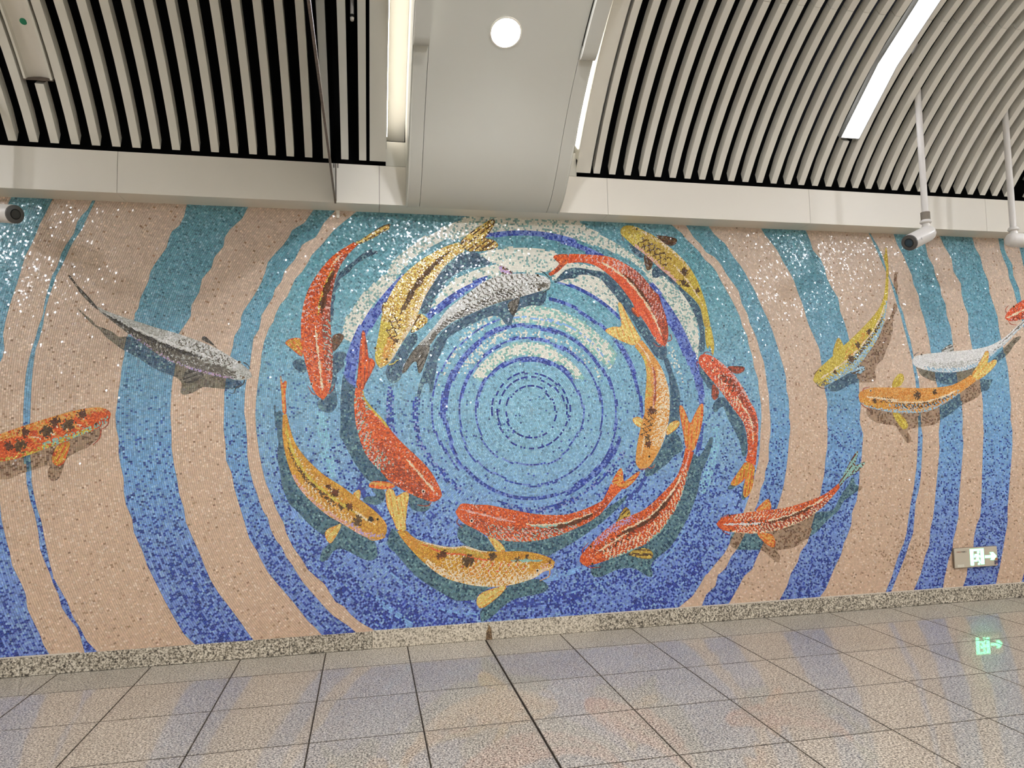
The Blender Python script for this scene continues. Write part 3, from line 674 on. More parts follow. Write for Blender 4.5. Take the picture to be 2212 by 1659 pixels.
 'F15': dict(a='3871,2014 3899,2086 3969,2145 4067,2217 4166,2302 4266,2375 4367,2461 4454,2535 4543,2622 4603,2697 4636,2772 4656,2859 4669,2946',
  b='3871,2014 3905,1967 3971,1954 4081,2001 4192,2055 4290,2109 4376,2181 4451,2267 4511,2340 4572,2426 4620,2525 4647,2624 4668,2723 4685,2835 4697,2947',
  tail='4669,2946 4679,3034 4666,3108 4659,3171 4676,3159 4681,3234 4696,3241 4702,3159 4704,3047 4697,2947',
  fins=['4073,2217 4092,2302 4131,2386 4152,2398 4183,2350 4197,2314 4137,2266', '4233,2073 4319,2133 4388,2145 4406,2109 4341,2060'],
  shadows=['4738,2724 4772,2706 4761,2638 4731,2613 4712,2538 4715,2489 4696,2415 4663,2341 4617,2267 4599,2206 4526,2157 4494,2084 4511,2036 4488,1993 4378,1988 4324,1994 4241,1977 4115,1912 4035,1912 4005,1960 4094,2007 4205,2061 4290,2109 4391,2194 4480,2303 4572,2426 4628,2537 4665,2575 4710,2612',
   '4780,3024 4792,2987 4780,2924 4796,2887 4781,2837 4767,2737 4760,2836 4743,2861 4752,2924 4760,2986'],
  eyes='3946,2098', barbels=['3884,2062 3913,2098 3940,2104', '3905,1967 3956,1937 4010,1948']),
 'F16': dict(a='4892,2194 4923,2231 5038,2250 5183,2263 5328,2276 5475,2285 5624,2302 5745,2328 5853,2373 5964,2437 6062,2515 6158,2581 6319,2721 6454,2905',
  b='4892,2194 4903,2145 4972,2114 5084,2089 5227,2076 5372,2082 5520,2107 5611,2144 5704,2195 5831,2284 5943,2360 6041,2451 6153,2529 6313,2650 6482,2851',
  tail='6454,2905 6600,3136 6695,3276 6720,3185 6652,3046 6788,3095 6735,3002 6482,2851',
  fins=['5190,2259 5259,2319 5334,2351 5354,2272'],
  shadows=['4937,2126 4968,2058 5050,2015 5162,1990 5233,1964 5291,1970 5422,1982 5513,2019 5592,2081 5611,2144 5520,2107 5372,2082 5227,2076 5084,2089',
   '5892,2297 5957,2348 6038,2412 6115,2426 6098,2400 6016,2335 5965,2271 5917,2233 5854,2195 5760,2144 5700,2144 5796,2220'],
  eyes='4995,2243', barbels=['4916,2231 4939,2256 4975,2264', '4930,2126 4957,2108 4992,2101']),
 'F17': dict(a='4316,1880 4346,1916 4457,1945 4595,1944 4734,1943 4874,1936 5016,1935 5159,1940 5304,1958 5424,2007 5516,2057',
  b='4316,1880 4325,1808 4391,1771 4499,1745 4636,1719 4774,1708 4914,1709 5057,1726 5175,1773 5295,1834 5417,1907 5570,2000',
  tail='5516,2057 5597,2144 5663,2232 5705,2289 5733,2271 5719,2195 5701,2157 5779,2201 5816,2195 5806,2157 5741,2094 5647,2031 5570,2000',
  fins=['4657,1940 4683,2010 4743,2071 4785,2071 4803,2022 4763,1961 4706,1940', '4643,1725 4719,1716 4784,1657 4815,1596 4792,1566 4750,1560 4698,1622'],
  shadows=['4391,1769 4387,1699 4425,1662 4491,1625 4573,1612 4683,1598 4695,1573 4758,1476 4797,1432 4833,1450 4829,1498 4791,1547 4848,1571 4990,1586 5105,1603 5136,1639 5255,1686 5362,1759 5437,1795 5512,1819 5588,1856 5622,1906 5696,1905 5731,1980 5764,2018 5689,2006 5616,2019 5570,2000 5417,1907 5295,1834 5175,1773 5057,1726 4914,1709 4774,1708 4636,1719 4499,1745'],
  eyes='4442,1915 4446,1776', barbels=['4359,1910 4375,1940 4437,1948', '4339,1802 4364,1771 4431,1746']),
 'F18': dict(a='5939,2591 5950,2629 6016,2695 6175,2782 6329,2830 6490,2942',
  b='5939,2591 5975,2566 6051,2566 6159,2594 6307,2587 6512,2770',
  tail='6490,2942 6682,3138 6852,3189 6740,3048 6895,3052 6771,2912 6512,2770',
  fins=[],
  shadows=[],
  eyes='6048,2706', barbels=['5959,2642 5947,2681 5988,2714', '5975,2566 5995,2534 6063,2531']),
 'F19': dict(a='-1804,1802 -1832,1833 -1887,1849 -1964,1841 -2072,1818 -2179,1784 -2286,1750 -2411,1705 -2515,1666 -2669,1605 -2780,1538',
  b='-1804,1802 -1814,1754 -1852,1719 -1906,1684 -1982,1655 -2089,1610 -2217,1559 -2343,1509 -2458,1477 -2510,1473 -2665,1454 -2767,1469',
  tail='-2780,1538 -2881,1541 -2953,1577 -2921,1507 -2958,1428 -2878,1437 -2767,1469',
  fins=['-2153,1581 -2073,1615 -2067,1573 -2082,1520 -2102,1450 -2139,1427 -2177,1452 -2184,1499'],
  shadows=['-1868,1707 -1872,1623 -1915,1600 -1958,1553 -2001,1542 -2087,1491 -2102,1444 -2112,1403 -2132,1344 -2169,1322 -2201,1347 -2208,1406 -2182,1440 -2214,1441 -2298,1408 -2403,1382 -2444,1349 -2507,1351 -2661,1339 -2665,1454 -2510,1473 -2458,1477 -2343,1509 -2217,1559 -2089,1610 -1982,1655 -1906,1684'],
  eyes='-1901,1726', barbels=['-1819,1754 -1824,1712 -1873,1683', '-1868,1683 -1872,1623 -1920,1576']),
}
ARCS = [
 ('dash', [15], '1109,1853 1123,1874 1192,1954 1286,1982 1381,1973 1443,1922 1504,1829 1518,1746 1497,1660 1429,1593 1351,1558 1255,1560 1160,1602 1113,1678 1103,1771 1109,1853'),
 ('dash', [15], '1033,1754 1040,1834 1078,1925 1152,2005 1236,2051 1361,2050 1465,1993 1528,1942 1589,1859 1613,1782 1611,1707 1577,1613 1505,1539 1407,1482 1303,1469 1196,1490 1114,1548 1055,1623 1030,1716 1032,1809'),
 ('dash', [15], '982,1754 989,1855 1058,1976 1132,2046 1226,2085 1320,2084 1404,2076 1487,2024 1560,1972 1611,1879 1633,1801 1631,1695'),
 ('ring', [18, 22, 26, 37, 37, 37, 26, 22, 18, 18, 18, 15, 13, 13, 13, 13, 13, 15, 18], '856,1776 868,1907 926,2027 1062,2148 1250,2204 1386,2194 1544,2143 1617,2086 1675,2013 1611,2075 1678,1981 1724,1888 1751,1784 1756,1756 1748,1677 1699,1590 1625,1484 1552,1408 1500,1356 1280,1336 1080,1379 950,1470 878,1608 855,1778'),
 ('ring', [22, 26, 26, 26, 26, 26, 26, 26, 26, 26, 22, 18, 18, 18, 18, 15, 15, 15, 15, 15, 15, 15, 15, 15, 15, 15, 18], '720,1758 732,1898 774,2028 867,2148 961,2250 1065,2322 1180,2363 1295,2374 1401,2360 1506,2324 1622,2262 1532,2313 1606,2283 1690,2220 1775,2158 1837,2043 1888,1938 1906,1824 1912,1813 1903,1685 1884,1556 1829,1449 1744,1364 1630,1279 1527,1224 1509,1207 1402,1181 1279,1172 1166,1201 1055,1247 962,1300 886,1353 801,1427 741,1574 721,1739'),
 ('ring', [58, 55, 47, 40, 37, 33, 29, 29, 29, 29, 29, 29, 29, 29, 26, 22, 22, 22, 22, 22, 22, 22, 22, 22, 26, 26, 26, 26, 26, 29, 29, 33, 37], '590,1760 607,1899 664,2058 746,2179 850,2300 953,2392 1057,2444 1193,2471 1308,2473 1424,2448 1551,2407 1450,2453 1546,2428 1641,2387 1726,2325 1810,2252 1873,2168 1926,2105 1988,2011 2018,1906 2037,1812 2028,1832 2029,1712 2015,1593 1985,1485 1930,1378 1834,1283 1719,1199 1585,1116 1650,1142 1541,1103 1408,1079 1276,1071 1147,1093 1044,1130 934,1184 850,1245 767,1323 708,1374 655,1521 610,1704 593,1778'),
 ('ring', [13], '518,1900 534,1999 585,2119 646,2219 728,2310 810,2381 903,2443 1007,2505 1069,2527'),
 ('ring', [15, 15, 15, 18, 18, 18, 22], '501,1888 503,1756 519,1651 549,1572 592,1501 635,1430 704,1323'),
 ('dots', [44], '398,1853 387,1890 373,1776 384,1662 401,1557 443,1478 494,1390 563,1318 650,1220 719,1156'),
 ('dots', [51], '184,1953 179,1805 180,1692 211,1605'),
 ('ring', [18, 22, 29, 29, 29], '1478,2699 1563,2679 1670,2639 1776,2577 1883,2505 1969,2442'),
 ('ring', [22, 37, 37, 33, 29, 26, 22], '2033,2358 2097,2295 2160,2179 2200,2073 2229,1946 2253,1820 2260,1716'),
 ('ring', [15, 29, 33, 29, 22], '1556,2837 1674,2808 1782,2768 1889,2706 1976,2655 2040,2592 2094,2529'),
 ('band', [80, 88, 91, 88, 80, 66, 44], '-126,1997 -116,2140 -93,2255 -45,2370 11,2477 87,2584 183,2713 300,2853'),
 ('band', [37, 44, 44, 44, 44, 44, 47], '958,3212 1073,3228 1220,3242 1390,3240 1561,3223 1708,3180'),
 ('band', [47, 47, 47, 51, 51], '1469,3214 1566,3202 1684,3169 1792,3128 1901,3074 2010,3029'),
 ('band', [66, 95, 106, 110, 102, 88, 66, 44], '2385,2823 2470,2674 2546,2556 2610,2438 2663,2330 2716,2211 2768,2082 2792,1953 2797,1813'),
 ('ring', [58, 58, 55, 47, 33], '501,2550 572,2611 653,2673 755,2742 858,2805 952,2859'),
 ('pale', [11, 15, 15, 11], '1173,2538 1320,2540 1479,2516 1606,2481 1687,2450'),
 ('pale', [15, 15, 11], '1452,2526 1558,2506 1665,2460 1771,2398 1877,2294 1951,2210 1993,2147'),
 ('ring', [37, 40, 40, 37, 29, 22], '2050,1533 2015,1445 1939,1348 1844,1263 1728,1169 1584,1087'),
 ('dots', [37], '2077,1414 1990,1298 1905,1232 1799,1147 1675,1074 1552,1031 1451,996'),
 ('dots', [44], '2158,1332 2092,1226 1985,1141 1879,1076'),
 ('dots', [37], '1674,1064 1539,1010 1406,981 1274,978 1145,1009 1017,1056'),
 ('navy', [29, 33, 29, 26], '2349,1347 2281,1220 2214,1133 2127,1038 2062,962'),
 ('navy', [29, 37, 37], '2800,1639 2784,1517 2741,1417'),
 ('navy', [26, 44, 44, 29], '-70,1278 -29,1183 29,1071 105,991'),
 ('aqua', [66, 73, 80, 80, 51], '-342,1777 -326,1658 -309,1539 -285,1420 -256,1301'),
 ('aqua', [58, 73, 88, 88, 66], '2926,1596 2908,1443 2868,1292 2820,1192 2782,1093'),
 ('pale', [18, 22, 22, 18], '126,608 229,499 357,379 470,299 584,243'),
 ('pale', [29, 44, 44, 37], '69,373 132,298 211,237 322,158'),
 ('pale', [18, 26, 26, 22], '600,242 715,210 848,197'),
 ('pale', [18, 22, 22, 22], '1383,421 1488,431 1613,466 1739,509'),
 ('pale', [11, 15, 15, 11], '1591,308 1734,357 1864,392'),
 ('pale', [15, 15, 15], '2306,471 2425,543 2525,646 2606,771'),
 ('navy', [15, 22, 22, 15], '983,216 1171,244 1362,273 1609,332 1789,379'),
 ('navy', [9, 11, 11], '479,1003 560,918 659,840 708,804'),
 ('navy', [9, 11, 11], '87,674 166,590 229,523 309,454'),
 ('pale', [15, 18, 18], '1437,445 1577,475 1679,507'),
]
WHITES = [
 ('w1', '676,3234 617,3251 448,3175 272,3040 205,2969 175,2889 79,2808 -15,2718 -82,2611 -157,2513 -175,2417 -166,2360 -92,2302 -64,2379 -36,2457 2,2544 59,2632 145,2722 222,2812 300,2932 418,3034 566,3129 675,3183'),
 ('w1', '601,3265 723,3311 827,3378 972,3416 1395,3434 1648,3445 1787,3333 1907,3273 2016,3223 2126,3162 2192,3116 2280,3048 2335,3017 2311,2973 2397,2845 2484,2717 2448,2695 2374,2845 2300,2973 2167,3056 1991,3126 1794,3183 1632,3236 1470,3257 1562,3250 1391,3267 1221,3266 1073,3252 927,3226 721,3167 559,3171'),
 ('w1', '2425,2976 2569,2849 2680,2742 2745,2635 2787,2526 2794,2417 2807,2309 2773,2190 2729,2255 2655,2405 2591,2524 2515,2642 2450,2738 2375,2866 2300,2984'),
 ('w2', '1008,3094 883,3048 965,2999 1047,2981 902,2935 696,2848 614,2764 553,2682 502,2600 653,2684 755,2757 921,2853 1066,2877 1202,2912 1361,2906 1511,2931 1556,3006 1622,3061 1557,3069 1440,3108 1175,3122'),
 ('w2', '1466,3098 1531,3100 1626,3008 1734,3000 1931,2974 2005,2879 2112,2732 2087,2667 2040,2581 1976,2644 1889,2706 1782,2773 1674,2813 1556,2837 1493,2867 1570,2932 1464,3013'),
 ('w3', '1059,2547 1165,2610 1270,2633 1397,2645 1545,2595 1455,2625 1540,2616 1668,2565 1774,2514 1881,2431 1987,2326 2051,2253 2026,2158 1981,2116 1874,2210 1716,2367 1557,2454 1451,2479 1551,2433 1424,2474 1309,2496 1193,2495 1058,2465'),
 ('w4', '825,2058 877,2128 960,2209 1075,2291 1180,2332 1295,2343 1400,2334 1505,2293 1621,2231 1520,2272 1636,2199 1730,2106 1760,2033 1685,2033 1612,2106 1528,2168 1534,2171 1387,2218 1261,2228 1156,2211 1052,2158 958,2067 906,2022'),
 ('w5', '645,2108 747,2229 850,2341 954,2418 1109,2455 1308,2452 1476,2407 1624,2345 1608,2366 1724,2283 1851,2147 1934,2022 1890,2011 1796,2147 1691,2241 1553,2314 1622,2283 1506,2340 1296,2390 1066,2337 961,2265 868,2169 744,2058'),
 ('w6', '833,2493 997,2546 1060,2557 1017,2485 892,2412 768,2300 666,2169 604,2068 563,1979 544,1999 625,2148 708,2310'),
 ('w6', '2481,2350 2548,2308 2601,2200 2631,2093 2649,1986 2583,2040 2541,2147 2499,2222'),
]

def P(s):
    return np.array([[float(a) for a in t.split(',')] for t in s.split()]) / 1000.0

MU0, MU1, MV0, MV1 = -3.30, 6.95, 0.095, 3.385       # extent of the mural on the wall
CEN = np.array([1.31, 1.785])                         # centre of the ripples
TP = 0.0145                                           # pitch of the tesserae

def sdist(poly, pts, chunk=40000):
    """signed distance to a closed polygon, negative inside"""
    out = np.empty(len(pts))
    a = poly; b = np.roll(poly, -1, 0); d = b - a
    dd = np.maximum((d * d).sum(1), 1e-12)
    for i in range(0, len(pts), chunk):
        p = pts[i:i + chunk]
        w = p[:, None, :] - a[None]
        t = np.clip((w * d[None]).sum(2) / dd[None], 0, 1)
        q = w - t[..., None] * d[None]
        dist = np.sqrt((q * q).sum(2).min(1))
        c1 = a[None, :, 1] <= p[:, None, 1]
        c2 = b[None, :, 1] > p[:, None, 1]
        cr = d[None, :, 0] * w[..., 1] - d[None, :, 1] * w[..., 0]
        wn = ((c1 & c2 & (cr > 0)).astype(int) - ((~c1) & (~c2) & (cr < 0)).astype(int)).sum(1)
        out[i:i + chunk] = np.where(wn != 0, -dist, dist)
    return out

def clip_piece(pg, s, inside):
    """part of a convex piece where the distance is negative (inside) or positive"""
    out = []
    n = len(pg)
    for i in range(n):
        j = (i + 1) % n
        si, sj_ = (s[i], s[j]) if inside else (-s[i], -s[j])
        if si <= 0: out.append(pg[i])
        if (si <= 0) != (sj_ <= 0):
            t = si / (si - sj_)
            out.append(pg[i] + (pg[j] - pg[i]) * t)
    return np.array(out)

def area(pg):
    x, y = pg[:, 0], pg[:, 1]
    return 0.5 * float((x * np.roll(y, -1) - np.roll(x, -1) * y).sum())

class Tiles:
    """tesserae: an array of four-sided ones and a list of cut ones"""
    def __init__(self, q=None, odd=None):
        self.q = np.zeros((0, 4, 2)) if q is None else q
        self.odd = [] if odd is None else odd
        self.tq = self.to = None
    def cut(self, poly, amin=1.2e-5):
        """split along an outline: (inside, outside)"""
        lo, hi_ = poly.min(0) - 0.02, poly.max(0) + 0.02
        c = self.q.mean(1)
        near = ((c > lo) & (c < hi_)).all(1)
        idx = np.where(near)[0]
        ins, outs = [], []
        keep_in = np.zeros(len(self.q), bool)
        keep_out = ~near
        if len(idx):
            s = sdist(poly, self.q[idx].reshape(-1, 2)).reshape(-1, 4)
            allin, allout = (s <= 0).all(1), (s > 0).all(1)
            keep_in[idx[allin]] = True
            keep_out[idx[allout]] = True
            for k in np.where(~allin & ~allout)[0]:
                pg = self.q[idx[k]]
                for side, lst in ((True, ins), (False, outs)):
                    r = clip_piece(pg, s[k], side)
                    if len(r) >= 3 and abs(area(r)) > amin: lst.append(r)
        for pg in self.odd:
            m_ = pg.mean(0)
            if (m_ < lo).any() or (m_ > hi_).any():
                outs.append(pg); continue
            s = sdist(poly, pg)
            if (s <= 0).all(): ins.append(pg)
            elif (s > 0).all(): outs.append(pg)
            else:
                for side, lst in ((True, ins), (False, outs)):
                    r = clip_piece(pg, s, side)
                    if len(r) >= 3 and abs(area(r)) > amin: lst.append(r)
        return Tiles(self.q[keep_in], ins), Tiles(self.q[keep_out], outs)
    def centres(self):
        oc = np.array([p.mean(0) for p in self.odd]).reshape(-1, 2)
        return np.concatenate([self.q.mean(1), oc])

def islands(tiles):
    """split into pieces that do not touch; crumbs join the largest"""
    c = tiles.centres()
    cell = [tuple(v) for v in np.floor(c / 0.03).astype(int)]
    todo = set(cell); lab = {}
    n = 0
    while todo:
        stack = [todo.pop()]; lab[stack[0]] = n
        while stack:
            x, y = stack.pop()
            for i in (-1, 0, 1):
                for j in (-1, 0, 1):
                    t = (x + i, y + j)
                    if t in todo:
                        todo.remove(t); lab[t] = n; stack.append(t)
        n += 1
    l = np.array([lab[v] for v in cell])
    cnt = np.bincount(l)
    l[cnt[l] < 8] = cnt.argmax()
    nq = len(tiles.q)
    out = []
    for k in np.unique(l):
        w = np.where(l == k)[0]
        out.append(Tiles(tiles.q[w[w < nq]], [tiles.odd[i - nq] for i in w[w >= nq]]))
    return out

def tile_material(name, rough, metal=0.0):
    mt = bpy.data.materials.new(name)
    mt.use_nodes = True
    nt = mt.node_tree
    b = nt.nodes['Principled BSDF']
    at = nt.nodes.new('ShaderNodeAttribute')
    at.attribute_name = 'col'
    nt.links.new(at.outputs['Color'], b.inputs['Base Color'])
    b.inputs['Roughness'].default_value = rough
    b.inputs['Metallic'].default_value = metal
    b.inputs['IOR'].default_value = 1.5
    return mt
M_TESS = tile_material('glass_tesserae', 0.145)
M_KOI = tile_material('koi_tesserae', 0.12)
M_GOLD = tile_material('gold_tesserae', 0.14, 0.2)

def tess_mesh(name, tiles, cols, height=0.004, gap=0.0011, tilt=0.060, material=None, y0=-0.0006):
    """every tessera a small raised block with its own tilt; cols are display colours 0..255"""
    nq, no = len(tiles.q), len(tiles.odd)
    nt_ = nq + no
    cols = nlin(np.clip(cols, 0, 255))
    tl = RNG.normal(0, 1, (nt_, 2)) * np.where(RNG.uniform(size=(nt_, 1)) < 0.55, 0.7 * tilt, 1.7 * tilt)   # hand-set: most nearly flush, some well off
    hj = height + RNG.uniform(-0.0004, 0.0004, nt_)
    V, LS, LT, LV, FC = [], [], [], [], []
    base = 0
    if nq:
        q = tiles.q.copy()
        ar = 0.5 * ((q[:, :, 0] * np.roll(q[:, :, 1], -1, 1)) - (np.roll(q[:, :, 0], -1, 1) * q[:, :, 1])).sum(1)
        q[ar < 0] = q[ar < 0][:, ::-1]
        c = q.mean(1, keepdims=True)
        e = q - c
        sz = np.sqrt(np.abs(ar))[:, None, None]
        k = np.clip(1 - gap / np.maximum(sz, 1e-4), 0.5, 1)
        e = e * k
        bot = np.zeros((nq, 4, 3)); top = np.zeros((nq, 4, 3))
        bot[:, :, 0] = top[:, :, 0] = (c + e)[:, :, 0]
        bot[:, :, 2] = top[:, :, 2] = (c + e)[:, :, 1]
        top[:, :, 1] = y0 - (hj[:nq, None] + (e * tl[:nq, None, :]).sum(2))
        bot[:, :, 1] = y0
        V.append(np.concatenate([bot, top], 1).reshape(-1, 3))
        fi = np.array([4, 5, 6, 7, 0, 1, 5, 4, 1, 2, 6, 5, 2, 3, 7, 6, 3, 0, 4, 7])
        LV.append((np.arange(nq)[:, None] * 8 + fi[None]).ravel())
        LT.append(np.full(nq * 5, 4))
        FC.append(np.repeat(cols[:nq], 5, 0))
        base = nq * 8
    if no:
        v, lv, lt = [], [], []
        fcn = []
        for i, pg in enumerate(tiles.odd):
            if area(pg) < 0: pg = pg[::-1]
            c = pg.mean(0)
            e = (pg - c) * max(0.55, 1 - gap / max(1e-4, math.sqrt(abs(area(pg)))))
            n = len(pg)
            h = hj[nq + i] + e @ tl[nq + i]
            for p, yy in zip(e + c, np.zeros(n)): v.append((p[0], y0, p[1]))
            for p, yy in zip(e + c, h): v.append((p[0], y0 - yy, p[1]))
            lv += [base + n + k for k in range(n)]
            lt.append(n)
            for k in range(n):
                l = (k + 1) % n
                lv += [base + k, base + l, base + n + l, base + n + k]
                lt.append(4)
            fcn.append(n + 1)
            base += 2 * n
        V.append(np.array(v)); LV.append(np.array(lv)); LT.append(np.array(lt))
        FC.append(np.repeat(cols[nq:], fcn, 0))
    me = bpy.data.meshes.new(name)
    if not V:
        return me
    V = np.concatenate(V); LV = np.concatenate(LV); LT = np.concatenate(LT); FC = np.concatenate(FC)
    me.vertices.add(len(V)); me.vertices.foreach_set('co', V.astype(np.float32).ravel())
    me.loops.add(len(LV)); me.loops.foreach_set('vertex_index', LV.astype(np.int32))
    me.polygons.add(len(LT))
    me.polygons.foreach_set('loop_start', np.concatenate([[0], np.cumsum(LT)[:-1]]).astype(np.int32))
    me.update(calc_edges=True)
    me.shade_flat()
    at = me.attributes.new('col', 'FLOAT_COLOR', 'FACE')
    at.data.foreach_set('color', np.c_[FC, np.ones(len(FC))].astype(np.float32).ravel())
    me.materials.append(material or M_TESS)
    return me

# ---- rows of tesserae circle the centre of the ripples
rows = []
kmax = int(6.3 / TP)
for k in range(kmax):
    r0, r1 = k * TP, (k + 1) * TP
    rm = 0.5 * (r0 + r1)
    n = max(4, int(round(2 * math.pi * rm / TP)))
    a = (np.arange(n) + RNG.uniform()) * (2 * math.pi / n)
    cx, cy_ = CEN[0] + rm * np.cos(a + math.pi / n), CEN[1] + rm * np.sin(a + math.pi / n)
    ok = (cx > MU0) & (cx < MU1) & (cy_ > MV0) & (cy_ < MV1)
    a = a[ok]; b = a + 2 * math.pi / n
    if not len(a): continue
    q = np.stack([np.stack([CEN[0] + r0 * np.cos(a), CEN[1] + r0 * np.sin(a)], 1),
                  np.stack([CEN[0] + r1 * np.cos(a), CEN[1] + r1 * np.sin(a)], 1),
                  np.stack([CEN[0] + r1 * np.cos(b), CEN[1] + r1 * np.sin(b)], 1),
                  np.stack([CEN[0] + r0 * np.cos(b), CEN[1] + r0 * np.sin(b)], 1)], 1)
    rows.append(q)
field = Tiles(np.concatenate(rows))
del rows

def smooth_poly(p, n=1):
    """one round of corner cutting for outlines drawn by hand"""
    for _ in range(n):
        q = np.roll(p, -1, 0)
        p = np.stack([0.78 * p + 0.22 * q, 0.22 * p + 0.78 * q], 1).reshape(-1, 2)
    return p
def resample(p, n):
    d = np.r_[0, np.cumsum(np.hypot(*np.diff(p, axis=0).T))]
    t = np.linspace(0, d[-1], n)
    return np.stack([np.interp(t, d, p[:, 0]), np.interp(t, d, p[:, 1])], 1)
def smooth_line(p, n=2):
    for _ in range(n):
        q = [p[:1]]
        q.append(np.stack([0.75 * p[:-1] + 0.25 * p[1:], 0.25 * p[:-1] + 0.75 * p[1:]], 1).reshape(-1, 2))
        q.append(p[-1:])
        p = np.concatenate(q)
    return p

BPOLY = {k: P(s) for k, s in BANDS.items()}
PPOLY = P(POOL)

# ---- colour of the ground at a point
def ramp(x, stops):
    xs = [s[0] for s in stops]
    return np.stack([np.interp(x, xs, [s[1][i] for s in stops]) for i in range(3)], 1)
def pick(mask, p):
    return mask & (RNG.uniform(size=len(mask)) < p)
def jitter(col, a):
    return col * (1 + RNG.normal(0, a, (len(col), 1))) + RNG.normal(0, a * 25, col.shape)
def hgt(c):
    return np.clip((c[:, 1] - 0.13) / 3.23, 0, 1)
def clump(c):
    """slow random swell, 0..1, used to bunch the dark tesserae"""
    r = np.hypot(c[:, 0] - CEN[0], c[:, 1] - CEN[1]); t = np.arctan2(c[:, 1] - CEN[1], c[:, 0] - CEN[0])
    s = np.sin(r * 21 + 2 * np.sin(t * 3)) + np.sin(r * 9.3 + t * 5 + 1) + 0.7 * np.sin(t * 17 + r * 4)
    return np.clip(0.5 + s / 5.0, 0, 1)

def sand_colour(c):
    n = len(c)
    h = hgt(c)
    col = ramp(h, [(0, (206, 175, 147)), (.5, (207, 178, 152)), (.8, (206, 182, 160)), (1, (204, 182, 162))])  # greyer upwards: the cooler light up there is put into the sand colour
    col = jitter(col, 0.030)
    all_ = np.ones(n, bool)
    k = pick(all_, 0.09 + 0.12 * np.exp(-((h - 0.55) / 0.18) ** 2)); col[k] = jitter(np.tile([222., 198., 174.], (k.sum(), 1)), .03)
    sp = np.where((c[:, 0] > 2.6) & (h < 0.35), 0.055, 0.028)
    patch = np.exp(-(((c[:, 0] - 4.75) / 0.25) ** 2 + ((c[:, 1] - 0.42) / 0.16) ** 2)) + np.exp(-(((c[:, 0] - 2.95) / 0.3) ** 2 + ((c[:, 1] - 0.78) / 0.25) ** 2))
    k = pick(all_, 0.7 * sp + 0.22 * patch); col[k] = jitter(np.tile([166., 136., 110.], (k.sum(), 1)), .06)
    return col

def blue_colour(c):
    n = len(c); h = hgt(c); all_ = np.ones(n, bool)
    col = ramp(h, [(0, (116, 140, 200)), (.18, (120, 148, 204)), (.38, (118, 162, 206)), (.6, (116, 164, 190)), (.8, (106, 158, 174)), (1, (100, 150, 160))])
    col = jitter(col, 0.05)
    k = pick(all_, 0.17); col[k] = jitter(col[k] * 0.55 + np.array([170., 205., 220.]) * 0.45, .03)
    k = pick(all_, 0.10); col[k] = jitter(col[k] * 0.84, .03)
    d = np.interp(h, [0, .1, .25, .4, .52, .7, 1], [.42, .34, .22, .11, .04, .03, .05]) * (0.6 + 0.8 * clump(c))
    k = pick(all_, d); col[k] = jitter(ramp(h[k], [(0, (50, 68, 142)), (.45, (52, 78, 140)), (.7, (84, 130, 146)), (1, (76, 120, 130))]), .1)
    return col

ARC_P = [(kd, np.array(w) / 1000.0, smooth_line(P(s), 1)) for kd, w, s in ARCS]
WHITE_P = [(kd, P(s)) for kd, s in WHITES]
def arc_hit(c, line, w):
    """(inside the stroke, position along it)"""
    ww = np.interp(np.linspace(0, 1, len(line)), np.linspace(0, 1, len(w)), w) if len(w) > 1 else np.full(len(line), w[0])
    lo, hi_ = line.min(0) - ww.max(), line.max(0) + ww.max()
    near = np.where(((c > lo) & (c < hi_)).all(1))[0]
    res = np.zeros(len(c), bool); pos = np.zeros(len(c))
    if not len(near): return res, pos
    p = c[near]
    best = np.full(len(p), 9.0); bp = np.zeros(len(p))
    L = 0.0
    for i in range(len(line) - 1):
        a, d = line[i], line[i + 1] - line[i]
        l2 = max((d * d).sum(), 1e-12)
        t = np.clip(((p - a) * d).sum(1) / l2, 0, 1)
        dist = np.hypot(*(p - a - t[:, None] * d).T) - 0.5 * (ww[i] + (ww[i + 1] - ww[i]) * t)
        k = dist < best
        best[k] = dist[k]; bp[k] = L + t[k] * math.sqrt(l2)
        L += math.sqrt(l2)
    res[near] = best < 0; pos[near] = bp
    return res, pos

